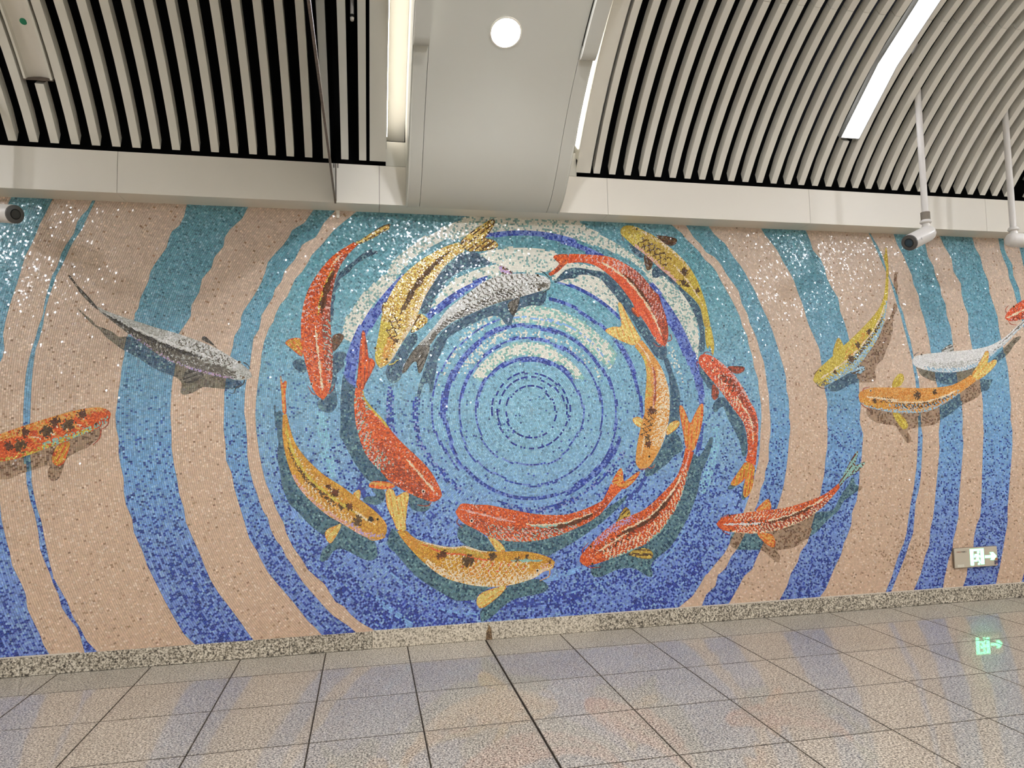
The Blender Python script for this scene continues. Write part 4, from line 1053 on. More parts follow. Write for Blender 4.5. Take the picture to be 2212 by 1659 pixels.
def pool_colour(c):
    n = len(c); h = hgt(c); all_ = np.ones(n, bool)
    r = np.hypot(c[:, 0] - CEN[0], c[:, 1] - CEN[1])
    col = ramp(h, [(0, (114, 140, 204)), (.12, (120, 148, 208)), (.28, (124, 158, 210)), (.42, (128, 168, 200)), (.6, (124, 172, 194)), (.78, (112, 166, 178)), (.9, (100, 154, 164)), (1, (96, 148, 158))])
    inner = np.clip(1.15 - r / 0.95, 0, 1)[:, None] * 0.85
    col = col * (1 - inner) + np.array([134., 182., 200.]) * inner
    col = jitter(col, 0.05)
    k = pick(all_, 0.20); col[k] = jitter(col[k] * 0.5 + np.array([166., 206., 216.]) * 0.5, .03)
    k = pick(all_, 0.12); col[k] = jitter(col[k] * 0.83, .03)
    d = np.interp(h, [0, .1, .22, .36, .46, .56, .8, 1], [.40, .35, .26, .16, .06, .03, .025, .05])
    d = d * np.clip((r - 0.74) / 0.35, 0, 1) * (0.35 + 1.2 * clump(c)) + 0.012
    k = pick(all_, d); col[k] = jitter(ramp(h[k], [(0, (50, 66, 144)), (.45, (52, 76, 142)), (.7, (86, 132, 150)), (1, (78, 122, 132))]), .1)
    for kd, poly in WHITE_P:
        lo, hi_ = poly.min(0), poly.max(0)
        near = np.where(((c > lo) & (c < hi_)).all(1))[0]
        sd_ = sdist(poly, c[near]) if len(near) else np.zeros(0)
        ins = near[sd_ < 0]
        fade = np.clip(-sd_[sd_ < 0] / 0.035, 0.5, 1) if kd in ('w3', 'w4', 'w5', 'w6') else 1.0
        p = {'w1': .68, 'w2': .82, 'w3': .66, 'w4': .78, 'w5': .34, 'w6': .40}[kd]
        g = RNG.uniform(size=len(ins)) < p * fade
        wi = ins[g]; col[wi] = jitter(np.tile([222., 219., 203.], (len(wi), 1)), .03)
        di = ins[~g]
        if kd in ('w1', 'w2'): col[di] = jitter(np.tile([136., 168., 160.], (len(di), 1)), .06)
        elif kd in ('w3', 'w4'): col[di] = jitter(np.tile([140., 184., 172.], (len(di), 1)), .06)
    for kd, w, line in ARC_P:
        if kd == 'dash' or (kd == 'ring' and len(w) == 1): w = np.maximum(w, 0.0135)
        k, pos = arc_hit(c, line, w)
        if not k.any(): continue
        i = np.where(k)[0]
        u = RNG.uniform(size=len(i))
        navy, peri = np.array([52., 72., 148.]), np.array([116., 140., 200.])
        if kd == 'ring':
            col[i[u < .62]] = jitter(np.tile(navy, ((u < .62).sum(), 1)), .1)
            col[i[u >= .62]] = jitter(np.tile(peri, ((u >= .62).sum(), 1)), .05)
        elif kd == 'dash':
            j = i[((pos[i] % 0.075) < 0.054) & (u < .93)]
            col[j] = jitter(np.tile([32., 48., 128.], (len(j), 1)), .08)
        elif kd == 'band':
            col[i[u < .42]] = jitter(np.tile([56., 74., 152.], ((u < .42).sum(), 1)), .08)
            col[i[u >= .42]] = jitter(np.tile([110., 132., 196.], ((u >= .42).sum(), 1)), .06)
        elif kd == 'dots':
            col[i[u < .48]] = jitter(np.tile(navy, ((u < .48).sum(), 1)), .1)
            col[i[u > .80]] = jitter(np.tile([140., 154., 196.], ((u > .80).sum(), 1)), .05)
        elif kd == 'navy':
            col[i[u < .8]] = jitter(np.tile([66., 84., 158.], ((u < .8).sum(), 1)), .08)
        elif kd == 'pale':
            col[i[u < .7]] = jitter(np.tile([132., 174., 220.], ((u < .7).sum(), 1)), .04)
        elif kd == 'aqua':
            col[i[u < .5]] = jitter(np.tile([142., 196., 212.], ((u < .5).sum(), 1)), .04)
    return col

def shadow_colour(c, grey=False):
    """cool slate tesserae on the water, brown ones on the sand"""
    n = len(c); h = hgt(c); all_ = np.ones(n, bool)
    wet = sdist(PPOLY, c) < 0
    for p in BPOLY.values():
        lo, hi_ = p.min(0), p.max(0)
        near = np.where(((c > lo) & (c < hi_)).all(1) & ~wet)[0]
        if len(near): wet[near] |= sdist(p, c[near]) < 0
    col = ramp(h, [(0, (92, 126, 132)), (.3, (88, 120, 130)), (.6, (78, 106, 124)), (1, (66, 90, 106))])
    col = jitter(col, 0.06)
    k = pick(all_, 0.34); col[k] = jitter(ramp(h[k], [(0, (48, 78, 94)), (.5, (48, 80, 106)), (1, (44, 66, 84))]), .08)
    k = pick(all_, 0.12); col[k] = jitter(np.tile([122., 156., 156.], (k.sum(), 1)), .04)
    dry = ~wet
    base = [128., 120., 102.] if grey else [166., 138., 112.]
    col[dry] = jitter(np.tile(base, (dry.sum(), 1)), .05)
    k = pick(dry, 0.30); col[k] = jitter(np.tile([96., 88., 74.] if grey else [116., 88., 66.], (k.sum(), 1)), .08)
    return col

# ------------------------------------------------------------------ koi
PAL = {
 'orange': [(232, 106, 54), (212, 86, 42), (242, 134, 74), (190, 74, 42), (222, 98, 50)],
 'red': [(234, 104, 66), (220, 90, 56), (242, 128, 86), (204, 82, 56)],
 'brick': [(150, 70, 52), (128, 58, 44), (172, 82, 58), (188, 92, 66)],
 'umber': [(96, 58, 40), (78, 50, 36), (120, 72, 50)],
 'gold': [(218, 164, 66), (204, 146, 54), (230, 182, 82), (190, 130, 50)],
 'amber': [(222, 152, 70), (232, 166, 84), (208, 132, 56), (226, 176, 104)],
 'glitter': [(218, 186, 88), (196, 154, 72), (240, 220, 150), (168, 124, 66), (228, 198, 104), (246, 234, 200)],
 'yellow': [(214, 192, 84), (204, 178, 70), (226, 208, 104), (190, 164, 64)],
 'straw': [(228, 204, 118), (236, 218, 142), (216, 184, 92), (222, 192, 110)],
 'ochre': [(198, 166, 74), (180, 146, 62), (212, 184, 92)],
 'cream': [(236, 214, 176), (228, 200, 160), (242, 226, 196)],
 'pink': [(226, 176, 164), (214, 160, 156), (232, 194, 178)],
 'mint': [(150, 192, 176), (166, 202, 188), (134, 178, 168)],
 'sky': [(156, 190, 208), (178, 206, 216), (138, 174, 196)],
 'brown': [(92, 68, 46), (74, 56, 40), (118, 90, 60)],
 'silver': [(198, 198, 190), (184, 182, 172), (212, 212, 206), (168, 166, 156)],
 'white': [(226, 224, 218), (214, 212, 206), (236, 234, 230)],
 'grey': [(124, 118, 106), (104, 98, 88), (142, 136, 124), (88, 82, 72)],
 'coal': [(58, 54, 48), (74, 70, 62), (48, 44, 40)],
 'lilac': [(190, 156, 190), (206, 172, 196), (176, 160, 206)],
}
def pal(name, n):
    a = np.array(PAL[name], float)
    return jitter(a[RNG.integers(0, len(a), n)], 0.035)

# zones (s0,s1,t0,t1,palette,share), ribs (s0,s1,t0,t1,palette,period,slant,width), nets (s0,s1,t0,t1,palette,period),
# lines (s0,s1,t at s0,t at s1,palette,half width m), spots (s,t,radius m,palette); s from nose to tail, t from side a to side b
STY = {
 'F1': dict(base='silver', zones=[(.10, 1, .12, 1, 'grey', .85), (0, .12, -.1, 1, 'silver', .6), (.1, .6, -1, -.05, 'white', .45), (.12, .8, .82, 1, 'lilac', .5), (.02, .10, .4, .8, 'brown', .3)],
            nets=[(.16, .5, -.8, .8, 'grey', .045)], ribs=[(.5, .8, .2, .8, 'coal', .03, .3, .3)], lines=[(.34, .97, .02, .30, 'coal', .012), (.3, .8, -.25, -.1, 'white', .010)], tail='grey', fin='grey'),
 'F2': dict(base='orange', zones=[(.15, .93, .38, 1, 'brick', .8), (.0, .35, .55, 1, 'pink', .25)],
            ribs=[(.42, .75, -1, -.5, 'pink', .045, -.8, .34), (.18, .5, .45, 1, 'mint', .05, .6, .25), (.5, .9, .5, 1, 'pink', .05, .6, .22)],
            lines=[(.50, .80, .12, .30, 'yellow', .009), (.52, .78, .36, .52, 'umber', .024), (.05, .44, .05, -.02, 'cream', .008), (.78, .92, -.1, -.1, 'cream', .008)], nets=[(.10, .95, -.95, .95, 'brick', .040, .40), (.06, .95, -.95, .95, 'pink', .053, .20)], tail='glitter', fin='gold'),
 'F3': dict(base='glitter', zones=[(0, .32, -1, -.2, 'yellow', .85), (0, .25, -.2, .6, 'amber', .6), (.05, .95, .72, 1, 'cream', .75)],
            lines=[(.38, .92, .05, -.02, 'brown', .012), (.42, .85, .18, .15, 'brown', .016)], nets=[(.22, .36, -.5, .4, 'brown', .07)], spots=[(.22, .45, .022, 'brown')], tail='glitter', fin='glitter', gold=True),
 'F4': dict(base='silver', zones=[(.0, .9, -1, .05, 'white', .6), (.2, 1, .12, 1, 'grey', .7), (.25, 1, .2, .62, 'coal', .45), (.01, .2, .0, .7, 'grey', .85), (.75, 1, -.2, 1, 'grey', .8)],
            ribs=[(.08, .62, -.95, .1, 'grey', .042, .6, .28), (.12, .9, .1, .95, 'white', .036, .9, .36)], tail='grey', fin='grey'),
 'F5': dict(base='red', zones=[(.0, .62, -1, .02, 'brick', .85), (.62, 1, -1, .2, 'orange', .6)],
            ribs=[(.2, .7, -.95, 0, 'pink', .034, 1.1, .36), (.6, .95, -.9, .5, 'pink', .05, .5, .25)],
            lines=[(.10, .78, .05, .2, 'cream', .010), (.3, .6, -.08, -.02, 'umber', .012)], nets=[(.10, .95, .05, .95, 'orange', .040, .5)], tail='orange', fin='orange'),
 'F6': dict(base='ochre', zones=[(0, .22, -1, 1, 'yellow', .8), (.15, .6, .72, 1, 'pink', .7), (.1, .6, -1, -.75, 'cream', .6), (.6, 1, -1, 1, 'yellow', .7)],
            nets=[(.18, .45, -.35, .65, 'brown', .062)], lines=[(.48, .85, -.05, .1, 'cream', .007)], spots=[(.58, -.35, .03, 'brown'), (.62, .5, .03, 'brown'), (.66, .35, .022, 'brown'), (.74, -.4, .02, 'brown')], tail='yellow', fin='brown'),
 'F7': dict(base='red', zones=[(.3, .85, -.75, -.1, 'brick', .75), (.1, .6, -1, -.78, 'pink', .7), (.75, 1, -1, 1, 'orange', .7)],
            ribs=[(.25, .8, .2, 1, 'cream', .04, -1.2, .3), (.28, .5, -.95, -.2, 'pink', .045, .8, .25), (.02, .3, -.3, .4, 'cream', .07, .4, .22)],
            nets=[(.10, .95, -.95, .95, 'brick', .040, .40), (.06, .95, -.95, .95, 'pink', .053, .20), (.26, .42, -.5, .2, 'umber', .05)], lines=[(.45, .85, .02, -.1, 'cream', .008)], tail='gold', fin='brick'),
 'F8': dict(base='amber', zones=[(.2, .8, -1, -.2, 'cream', .55), (.0, .2, -1, 1, 'amber', .8), (.55, 1, .5, 1, 'yellow', .6)],
            ribs=[(.24, .72, -.98, .05, 'cream', .04, .8, .4)], nets=[(.12, .95, -.95, .95, 'amber', .044, .4), (.27, .45, .2, .9, 'brown', .05)], lines=[(.45, .8, .35, .1, 'pink', .007), (.5, .8, .25, .0, 'brick', .010), (.12, .28, .45, .55, 'cream', .009), (.8, 1, .1, .0, 'cream', .009)],
            spots=[(.47, .45, .035, 'umber'), (.27, .3, .022, 'brown'), (.22, .1, .028, 'umber')], tail='straw', fin='straw'),
 'F9': dict(base='orange', zones=[(.1, .6, -1, .1, 'brick', .35), (.82, 1, .2, .9, 'mint', .6), (.0, .25, -1, -.3, 'brick', .3)],
            ribs=[(.42, .95, -1, -.15, 'mint', .04, -.9, .3), (.46, .92, -1, -.35, 'pink', .055, -.9, .25)],
            nets=[(.10, .95, -.95, .95, 'brick', .040, .40), (.06, .95, -.95, .95, 'pink', .053, .20), (.2, .45, -.6, .2, 'brick', .05)], lines=[(.06, .42, .15, .55, 'cream', .009), (.66, 1, .93, .85, 'yellow', .010), (.02, .1, -.1, .1, 'pink', .007)], tail='orange', fin='amber'),
 'F10': dict(base='gold', zones=[(.35, .95, -.55, -.2, 'cream', .35), (.1, .7, .72, 1, 'pink', .8), (.02, .28, .55, .9, 'lilac', .5), (.3, .85, -.02, .3, 'brown', .75), (.85, 1, -1, 1, 'amber', .5)],
             ribs=[(.25, .6, .2, .75, 'cream', .036, .9, .36)], lines=[(.16, .95, -.1, -.1, 'yellow', .011), (.12, .3, -.15, -.12, 'cream', .009)],
             spots=[(.15, -.3, .02, 'coal'), (.22, .25, .035, 'brown'), (.3, -.2, .025, 'umber'), (.42, -.4, .03, 'umber'), (.47, -.5, .02, 'umber')], nets=[(.12, .95, -.95, .95, 'amber', .044, .4)], tail='amber', fin='straw'),
 'F11': dict(base='gold', zones=[(.05, .8, -1, -.55, 'cream', .75), (.05, .6, -.55, -.3, 'amber', .6), (.45, .9, .55, .95, 'ochre', .9), (0, .14, -1, 0, 'pink', .4), (.85, 1, -1, 1, 'amber', .7)],
             nets=[(.12, .95, -.95, .95, 'amber', .044, .4), (.18, .7, -.6, .45, 'cream', .042)], ribs=[(.2, .6, -.2, .4, 'red', .07, .3, .18)], lines=[(.42, .86, .50, .50, 'red', .007), (.46, .92, .96, .9, 'cream', .007), (.1, .3, .35, .45, 'mint', .011), (.02, .2, -.6, -.95, 'cream', .008)],
             spots=[(.42, .75, .03, 'brown'), (.56, .25, .045, 'brown'), (.72, .3, .035, 'umber'), (.2, .7, .016, 'brown'), (.26, .5, .018, 'brown'), (.05, .15, .016, 'umber')], tail='straw', fin='straw'),
 'F12': dict(base='orange', zones=[(.1, .6, .05, .6, 'brick', .5), (.5, .92, .12, .6, 'brick', .8)],
             ribs=[(.2, .7, .1, 1, 'mint', .036, -1.2, .28), (.25, .68, .2, 1, 'pink', .05, -1.2, .26)], lines=[(.44, .78, -.1, .1, 'mint', .013), (.42, .8, -.2, .02, 'cream', .008), (.05, .36, -.35, -.25, 'pink', .009), (.55, .8, .2, .25, 'umber', .018)], nets=[(.10, .95, -.95, .95, 'brick', .040, .40), (.06, .95, -.95, .95, 'pink', .053, .20)], tail='amber', fin='straw'),
 'F13': dict(base='orange', zones=[(.12, .45, -1, -.55, 'lilac', .55), (.3, .8, -.3, .1, 'brick', .7), (.15, .9, .9, 1, 'mint', .8)],
             ribs=[(.15, .9, .1, .95, 'cream', .038, .9, .36)], lines=[(.32, .88, -.35, -.30, 'cream', .010), (.3, .72, -.2, -.12, 'umber', .017), (.12, .36, .02, -.1, 'cream', .008), (.85, 1, -.1, .1, 'pink', .008)], nets=[(.10, .95, -.95, .95, 'brick', .040, .40), (.06, .95, -.95, .95, 'pink', .053, .20), (.15, .35, -.3, .3, 'umber', .055)], tail='amber', fin='ochre'),
 'F14': dict(base='orange', zones=[(.3, .9, .12, 1, 'brick', .75), (.1, .85, .8, 1, 'cream', .5)],
             ribs=[(.14, .6, -.95, -.25, 'cream', .036, 1.0, .36), (.15, .92, .15, 1, 'cream', .032, -1.0, .38)], lines=[(.36, .88, .02, -.35, 'cream', .008), (.4, .75, .15, -.1, 'umber', .012), (.06, .36, .08, .1, 'white', .009)], nets=[(.10, .95, -.95, .95, 'brick', .040, .40), (.06, .95, -.95, .95, 'pink', .053, .20), (.2, .38, -.2, .35, 'coal', .04)], tail='mint', fin='amber'),
 'F15': dict(base='yellow', zones=[(.3, .75, .15, .55, 'brown', .75), (.1, .9, .55, 1, 'sky', .7), (.3, .6, -.6, 0, 'amber', .25), (0, .15, .4, 1, 'grey', .5)],
             ribs=[(.12, .85, .2, 1, 'sky', .034, -.9, .34)], lines=[(.05, .85, .05, .1, 'cream', .008)], spots=[(.2, .3, .02, 'brown'), (.35, .2, .03, 'brown'), (.45, -.2, .025, 'brown'), (.58, -.2, .022, 'brown')], tail='yellow', fin='yellow'),
 'F16': dict(base='white', zones=[(.1, .9, .05, .6, 'silver', .7), (.08, .8, .6, 1, 'sky', .75), (.4, .8, .15, .5, 'grey', .5)],
             ribs=[(.12, .75, .2, 1, 'white', .036, -1.0, .34)], lines=[(.35, .7, .02, .2, 'white', .008), (.55, .95, -.3, -.2, 'grey', .007)], tail='white', fin='silver'),
 'F17': dict(base='amber', zones=[(.05, .85, .82, 1, 'sky', .8), (.3, .82, .2, .62, 'brown', .75), (.05, .3, .2, .9, 'gold', .5)],
             ribs=[(.25, .85, .3, 1, 'sky', .034, -1.0, .34)], lines=[(.25, .85, .12, .2, 'cream', .008), (.08, .35, -.05, 0, 'cream', .009)], nets=[(.12, .95, -.95, .95, 'amber', .044, .4), (.18, .3, -.2, .3, 'brown', .05)], spots=[(.5, -.4, .035, 'brown'), (.65, -.6, .025, 'brown'), (.16, .25, .02, 'brown')], tail='straw', fin='yellow'),
 'F18': dict(base='red', zones=[(.1, 1, .2, 1, 'brick', .5)], lines=[(.05, .9, .05, .0, 'cream', .010)], nets=[(.10, .95, -.95, .95, 'brick', .040, .40), (.06, .95, -.95, .95, 'pink', .053, .20)], tail='orange', fin='orange'),
 'F19': dict(base='orange', zones=[(0, 1, -1, -.45, 'amber', .85), (.1, .5, .55, 1, 'mint', .6), (.15, .9, .7, 1, 'yellow', .55), (.03, .12, .3, 1, 'mint', .7)],
             ribs=[(.15, .6, -.5, .6, 'amber', .07, .6, .25), (.2, .55, -.3, .3, 'cream', .09, 1.2, .14)], spots=[(.3, -.1, .04, 'brown'), (.44, -.15, .04, 'brown'), (.57, -.55, .03, 'umber'), (.62, .2, .04, 'brown'), (.2, -.6, .03, 'umber'), (.38, -.6, .03, 'umber'), (.68, .0, .03, 'umber')], tail='amber', fin='gold'),
}
KP = 0.0095
def koi_body(k):
    a, b = smooth_line(P(k['a'])), smooth_line(P(k['b']))
    L = 0.5 * (np.hypot(*np.diff(a, axis=0).T).sum() + np.hypot(*np.diff(b, axis=0).T).sum())
    n = max(8, int(L / KP))
    A, B = resample(a, n + 1), resample(b, n + 1)
    qs, ss, ts, ws = [], [], [], []
    for i in range(n):
        w = 0.5 * (np.hypot(*(A[i] - B[i])) + np.hypot(*(A[i + 1] - B[i + 1])))
        m_ = max(1, int(round(w / KP)))
        off = 0.0 if i % 2 else 0.5 / m_
        e = np.linspace(0, 1, m_ + 1)
        if m_ > 3 and i % 2: e[1:-1] += 0.35 / m_
        if m_ > 2: e[1:-1] += RNG.normal(0, .10 / m_, m_ - 1)
        e = np.clip(e, 0, 1)
        t0, t1 = e[:-1], e[1:]
        p0 = A[i] + (B[i] - A[i]) * t0[:, None]; p1 = A[i] + (B[i] - A[i]) * t1[:, None]
        p2 = A[i + 1] + (B[i + 1] - A[i + 1]) * t1[:, None]; p3 = A[i + 1] + (B[i + 1] - A[i + 1]) * t0[:, None]
        qs.append(np.stack([p0, p1, p2, p3], 1)); ss.append(np.full(m_, (i + .5) / n)); ts.append(t0 + t1 - 1); ws.append(np.full(m_, w / 2))
    return np.concatenate(qs), np.concatenate(ss), np.concatenate(ts), np.concatenate(ws), L, np.concatenate([a, b[::-1]])

def koi_colour(st, s, t, hw, L):
    n = len(s)
    col = pal(st['base'], n)
    x = s * L; y = t * hw
    rnd = RNG.uniform(size=n)
    for s0, s1, t0, t1, pl, sh in st.get('zones', []):
        f = np.clip(np.minimum(np.minimum((s - s0) / .04, (s1 - s) / .04), np.minimum((t - t0) / .12 + .5, (t1 - t) / .12 + .5)), 0, 1)
        if t1 >= 1: f = np.clip(np.minimum(np.minimum((s - s0) / .04, (s1 - s) / .04), (t - t0) / .12 + .5), 0, 1)
        if t0 <= -1: f = np.clip(np.minimum(np.minimum((s - s0) / .04, (s1 - s) / .04), (t1 - t) / .12 + .5), 0, 1)
        k = RNG.uniform(size=n) < sh * f
        col[k] = pal(pl, k.sum())
    for s0, s1, t0, t1, pl, per, sl, wd in st.get('ribs', []):
        ph = (x + sl * y + 0.006 * np.sin(y * 130)) / per
        k = (s > s0) & (s < s1) & (t > t0) & (t < t1) & ((ph % 1) < wd) & (RNG.uniform(size=n) < .88)
        col[k] = pal(pl, k.sum())
    for s0, s1, t0, t1, pl, per, *sh in st.get('nets', []):
        k = (s > s0) & (s < s1) & (t > t0) & (t < t1) & ((((x + 0.8 * y) / per) % 1 < .22) | (((x - 0.8 * y) / per) % 1 < .22)) & (RNG.uniform(size=n) < (sh[0] if sh else .85))
        col[k] = pal(pl, k.sum())
    for s0, s1, ta, tb, pl, w in st.get('lines', []):
        tc = ta + (tb - ta) * np.clip((s - s0) / (s1 - s0), 0, 1)
        wd = w * np.clip(np.minimum(s - s0, s1 - s) / .05, .45, 1) * (0.85 + .3 * np.sin(x * 50))
        k = (s > s0) & (s < s1) & (np.abs(y - tc * hw) < wd)
        col[k] = pal(pl, k.sum())
    for s0, t0, r, pl in st.get('spots', []):
        k = (np.hypot(x - s0 * L, y - t0 * hw * 1.0) < r * (0.6 + .8 * rnd))
        col[k] = pal(pl, k.sum())
    # one darker row along the outline
    return col

def grid_in(poly, pitch, ang):
    """grid of tesserae turned by ang, cut to an outline"""
    ca, sa = math.cos(ang), math.sin(ang)
    R_ = np.array([[ca, sa], [-sa, ca]])
    lp = poly @ R_.T
    lo, hi_ = lp.min(0) - pitch, lp.max(0) + pitch
    gx, gy = np.arange(lo[0], hi_[0], pitch * 1.25), np.arange(lo[1], hi_[1], pitch)
    X, Y = np.meshgrid(gx, gy, indexing='ij')
    q = np.stack([np.stack([X, Y], -1), np.stack([X + pitch * 1.25, Y], -1), np.stack([X + pitch * 1.25, Y + pitch], -1), np.stack([X, Y + pitch], -1)], 2).reshape(-1, 4, 2)
    q = q @ R_
    return Tiles(q).cut(poly, 4e-6)[0]
def fin_colour(tiles, poly, name, ang, dark):
    c = tiles.centres()
    n = len(c)
    col = pal(name, n)
    ca, sa = math.cos(ang), math.sin(ang)
    lp = c @ np.array([[ca, sa], [-sa, ca]]).T
    ray = (np.sin(lp[:, 1] * 2 * math.pi / 0.036) > 0.55)
    k = ray & (RNG.uniform(size=n) < .75)
    if k.any(): col[k] = pal(dark, k.sum())
    edge = sdist(poly, c) > -0.008
    k = edge & (RNG.uniform(size=n) < .5)
    if k.any(): col[k] = pal(dark, k.sum())
    return col
def main_angle(p):
    q = p - p.mean(0)
    w, v = np.linalg.eigh(q.T @ q)
    return math.atan2(v[1, 1], v[0, 1])

ORDER = ['F3', 'F4', 'F8', 'F9', 'F11', 'F17', 'F18', 'F7', 'F1', 'F2', 'F5', 'F6', 'F10', 'F12', 'F13', 'F14', 'F15', 'F16', 'F19']
KLABEL = {
 'F1': 'silver koi with a dark back stripe over the sand left of the pool',
 'F2': 'orange red koi diving head down at the upper left of the pool, yellow left fin',
 'F3': 'glittering gold koi diving head down below the curved beam',
 'F4': 'silver grey koi with a forked charcoal tail arching over the ripple rings',
 'F5': 'dark red and orange koi with a cream back line at the upper right of the rings',
 'F6': 'mustard yellow koi with brown fins curving down at the top right of the pool',
 'F7': 'orange red koi with a yellow forked tail at the right rim of the pool',
 'F8': 'amber koi with pale yellow forked tail swimming down the right of the rings',
 'F9': 'broad orange koi with one amber fin left of the rings',
 'F10': 'gold koi with brown back and pink belly at the lower left of the pool',
 'F11': 'gold koi with brown spots at the bottom of the pool, tail turned up',
 'F12': 'orange koi with mint belly scales just under the ripple rings',
 'F13': 'orange koi with a tall forked tail at the lower right of the pool',
 'F14': 'orange koi with cream scale lines on the blue band at the lower right',
 'F15': 'yellow koi with a long thin upright tail on the right sand',
 'F16': 'white koi with pale blue belly at the right edge',
 'F17': 'amber koi with yellow tail below the white koi on the right',
 'F18': 'red koi cut off by the right edge of the picture',
 'F19': 'orange koi with dark spots cut off by the left edge of the picture',
}
mural = empty('mosaic_mural', (1.82, 0.0, PL_H))
tag(mural, 'wall wide glass mosaic of koi circling blue ripples on peach sand', 'mural')

TAILDARK = {'straw': 'amber', 'glitter': 'brown', 'grey': 'coal', 'orange': 'brick', 'yellow': 'ochre', 'gold': 'orange', 'amber': 'orange', 'mint': 'umber', 'white': 'silver', 'brown': 'umber', 'brick': 'umber', 'ochre': 'brown', 'silver': 'grey'}
built = {}
above = []                       # outlines already laid, on top of later ones
koi_masks = []
def trim_by(tiles, extra):
    """cut away what lies under earlier koi; extra arrays follow the whole tesserae"""
    return tiles
for nm in ORDER:
    k = KOI[nm]; st = STY[nm]
    q, s, t, hw, L, outline = koi_body(k)
    col = koi_colour(st, s, t, hw, L)
    # remove what lies under koi laid above
    keep = np.ones(len(q), bool)
    for pg in above:
        lo, hi_ = pg.min(0), pg.max(0)
        c = q.mean(1)
        near = np.where(((c > lo) & (c < hi_)).all(1))[0]
        if len(near): keep[near[sdist(pg, c[near]) < 0.001]] = False
    body = link('koi', tess_mesh('koi', Tiles(q[keep]), col[keep], 0.0048, 0.0010, 0.09 if st.get('gold') else 0.055, M_GOLD if st.get('gold') else M_KOI), None, mural)
    body['label'] = KLABEL[nm]
    mine = [outline]
    d0 = P(k['a'])[-1] + P(k['b'])[-1]
    parts = [('tail', P(k['tail']), st['tail'])] + [('fin', P(f), st['fin']) for f in k['fins']]
    if nm == 'F2': parts[2] = ('fin', parts[2][1], 'brown')
    if nm == 'F4': parts[1] = ('fin', parts[1][1], 'lilac')
    if nm == 'F5': parts[2] = ('fin', parts[2][1], 'brick')
    if nm == 'F15': parts[2] = ('fin', parts[2][1], 'sky')
    for pn, pg, pl in parts:
        pg = smooth_poly(pg, 1)
        ang = main_angle(pg)
        tl_ = grid_in(pg, 0.0105, ang)
        for ab in above + ([outline] if pn == 'fin' else []):
            tl_ = tl_.cut(ab, 4e-6)[1]
        if not len(tl_.q) and not len(tl_.odd): continue
        cc = fin_colour(tl_, pg, pl, ang, TAILDARK.get(pl, 'brown'))
        link(pn, tess_mesh(pn, tl_, cc, 0.0046, 0.0010, 0.09 if st.get('gold') else 0.055, M_GOLD if st.get('gold') else M_KOI), None, body)
        mine.append(pg)
    # barbels: thin lines of slivers
    for bl in k['barbels']:
        ln = smooth_line(P(bl), 2)
        wd = np.linspace(0.010, 0.004, len(ln))
        nn = np.gradient(ln, axis=0); nn = np.stack([-nn[:, 1], nn[:, 0]], 1); nn /= np.maximum(np.hypot(*nn.T)[:, None], 1e-9)
        e0, e1 = ln + nn * wd[:, None] * .5, ln - nn * wd[:, None] * .5
        bq = np.stack([e0[:-1], e1[:-1], e1[1:], e0[1:]], 1)
        bc = pal({'silver': 'coal', 'glitter': 'yellow', 'white': 'grey', 'gold': 'amber', 'yellow': 'brown', 'ochre': 'brown', 'amber': 'brick'}.get(st['base'], 'brick'), len(bq))
        link('barbel', tess_mesh('barbel', Tiles(bq), bc, 0.0052, 0.0003, 0.02, M_KOI), None, body)
    # eyes: white ring and black pupil
    for ex, ez in P(k['eyes']):
        n = 12
        def disc(r, y):
            return [(ex + r * math.cos(2 * math.pi * i / n), y, ez + r * math.sin(2 * math.pi * i / n)) for i in range(n)]
        big = nm in ('F9', 'F12', 'F11')
        R1, R2 = (0.015, 0.0085) if big else (0.011, 0.0075)
        v = disc(R1, -.0006) + disc(R1, -0.0056)
        f = [tuple(range(n, 2 * n))] + [(i, (i + 1) % n, n + (i + 1) % n, n + i) for i in range(n)]
        eye = MB().add(v, f).build('eye', mat('eye_white', (230, 222, 204), .2) if big or nm in ('F5', 'F7', 'F17', 'F2') else mat('eye_rim', (150, 120, 84), .25), body)
        v = disc(R2, -.0006) + disc(R2, -0.0062)
        MB().add(v, f).build('eye', mat('eye_black', (18, 18, 18), .15), body)
    above += mine
    koi_masks += mine

# ---- the ground: cut away the koi, then the shadows, then the bands and the pool
for pg in koi_masks:
    field = field.cut(pg)[1]
for nm in ORDER:
    for s in KOI[nm]['shadows']:
        sh, field = field.cut(smooth_poly(P(s), 1))
        for sh in (islands(sh) if len(sh.q) + len(sh.odd) else []):
            link('koi_shadow', tess_mesh('koi_shadow', sh, shadow_colour(sh.centres(), nm in ('F1', 'F16')), 0.0040), None, mural)
BLABEL = {'S1': 'broad blue band at the left edge', 'S2': 'thin wavering blue line left of the silver koi', 'S3': 'broad blue band behind the silver koi',
          'S4': 'blue band just left of the pool', 'R1': 'blue band just right of the pool', 'R3': 'broad blue band under the yellow koi', 'R4': 'thin blue line right of the yellow koi',
          'R5': 'blue band left of the exit sign', 'R6': 'blue band behind the exit sign', 'R7': 'thin blue line at the right edge', 'R8': 'blue band beyond the right edge'}
for bn, pg in BPOLY.items():
    ins, field = field.cut(pg)
    for piece in islands(ins):
        o = link('ripple_band', tess_mesh('ripple_band', piece, blue_colour(piece.centres())), None, mural)
        o['label'] = BLABEL[bn]
pool, field = field.cut(PPOLY)
tag(link('pool_field', tess_mesh('pool_field', pool, pool_colour(pool.centres())), None, mural), 'blue and white rippling pool of the mosaic', kind='stuff')
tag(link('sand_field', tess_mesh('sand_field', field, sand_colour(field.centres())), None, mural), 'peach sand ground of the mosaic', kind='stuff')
del field, pool

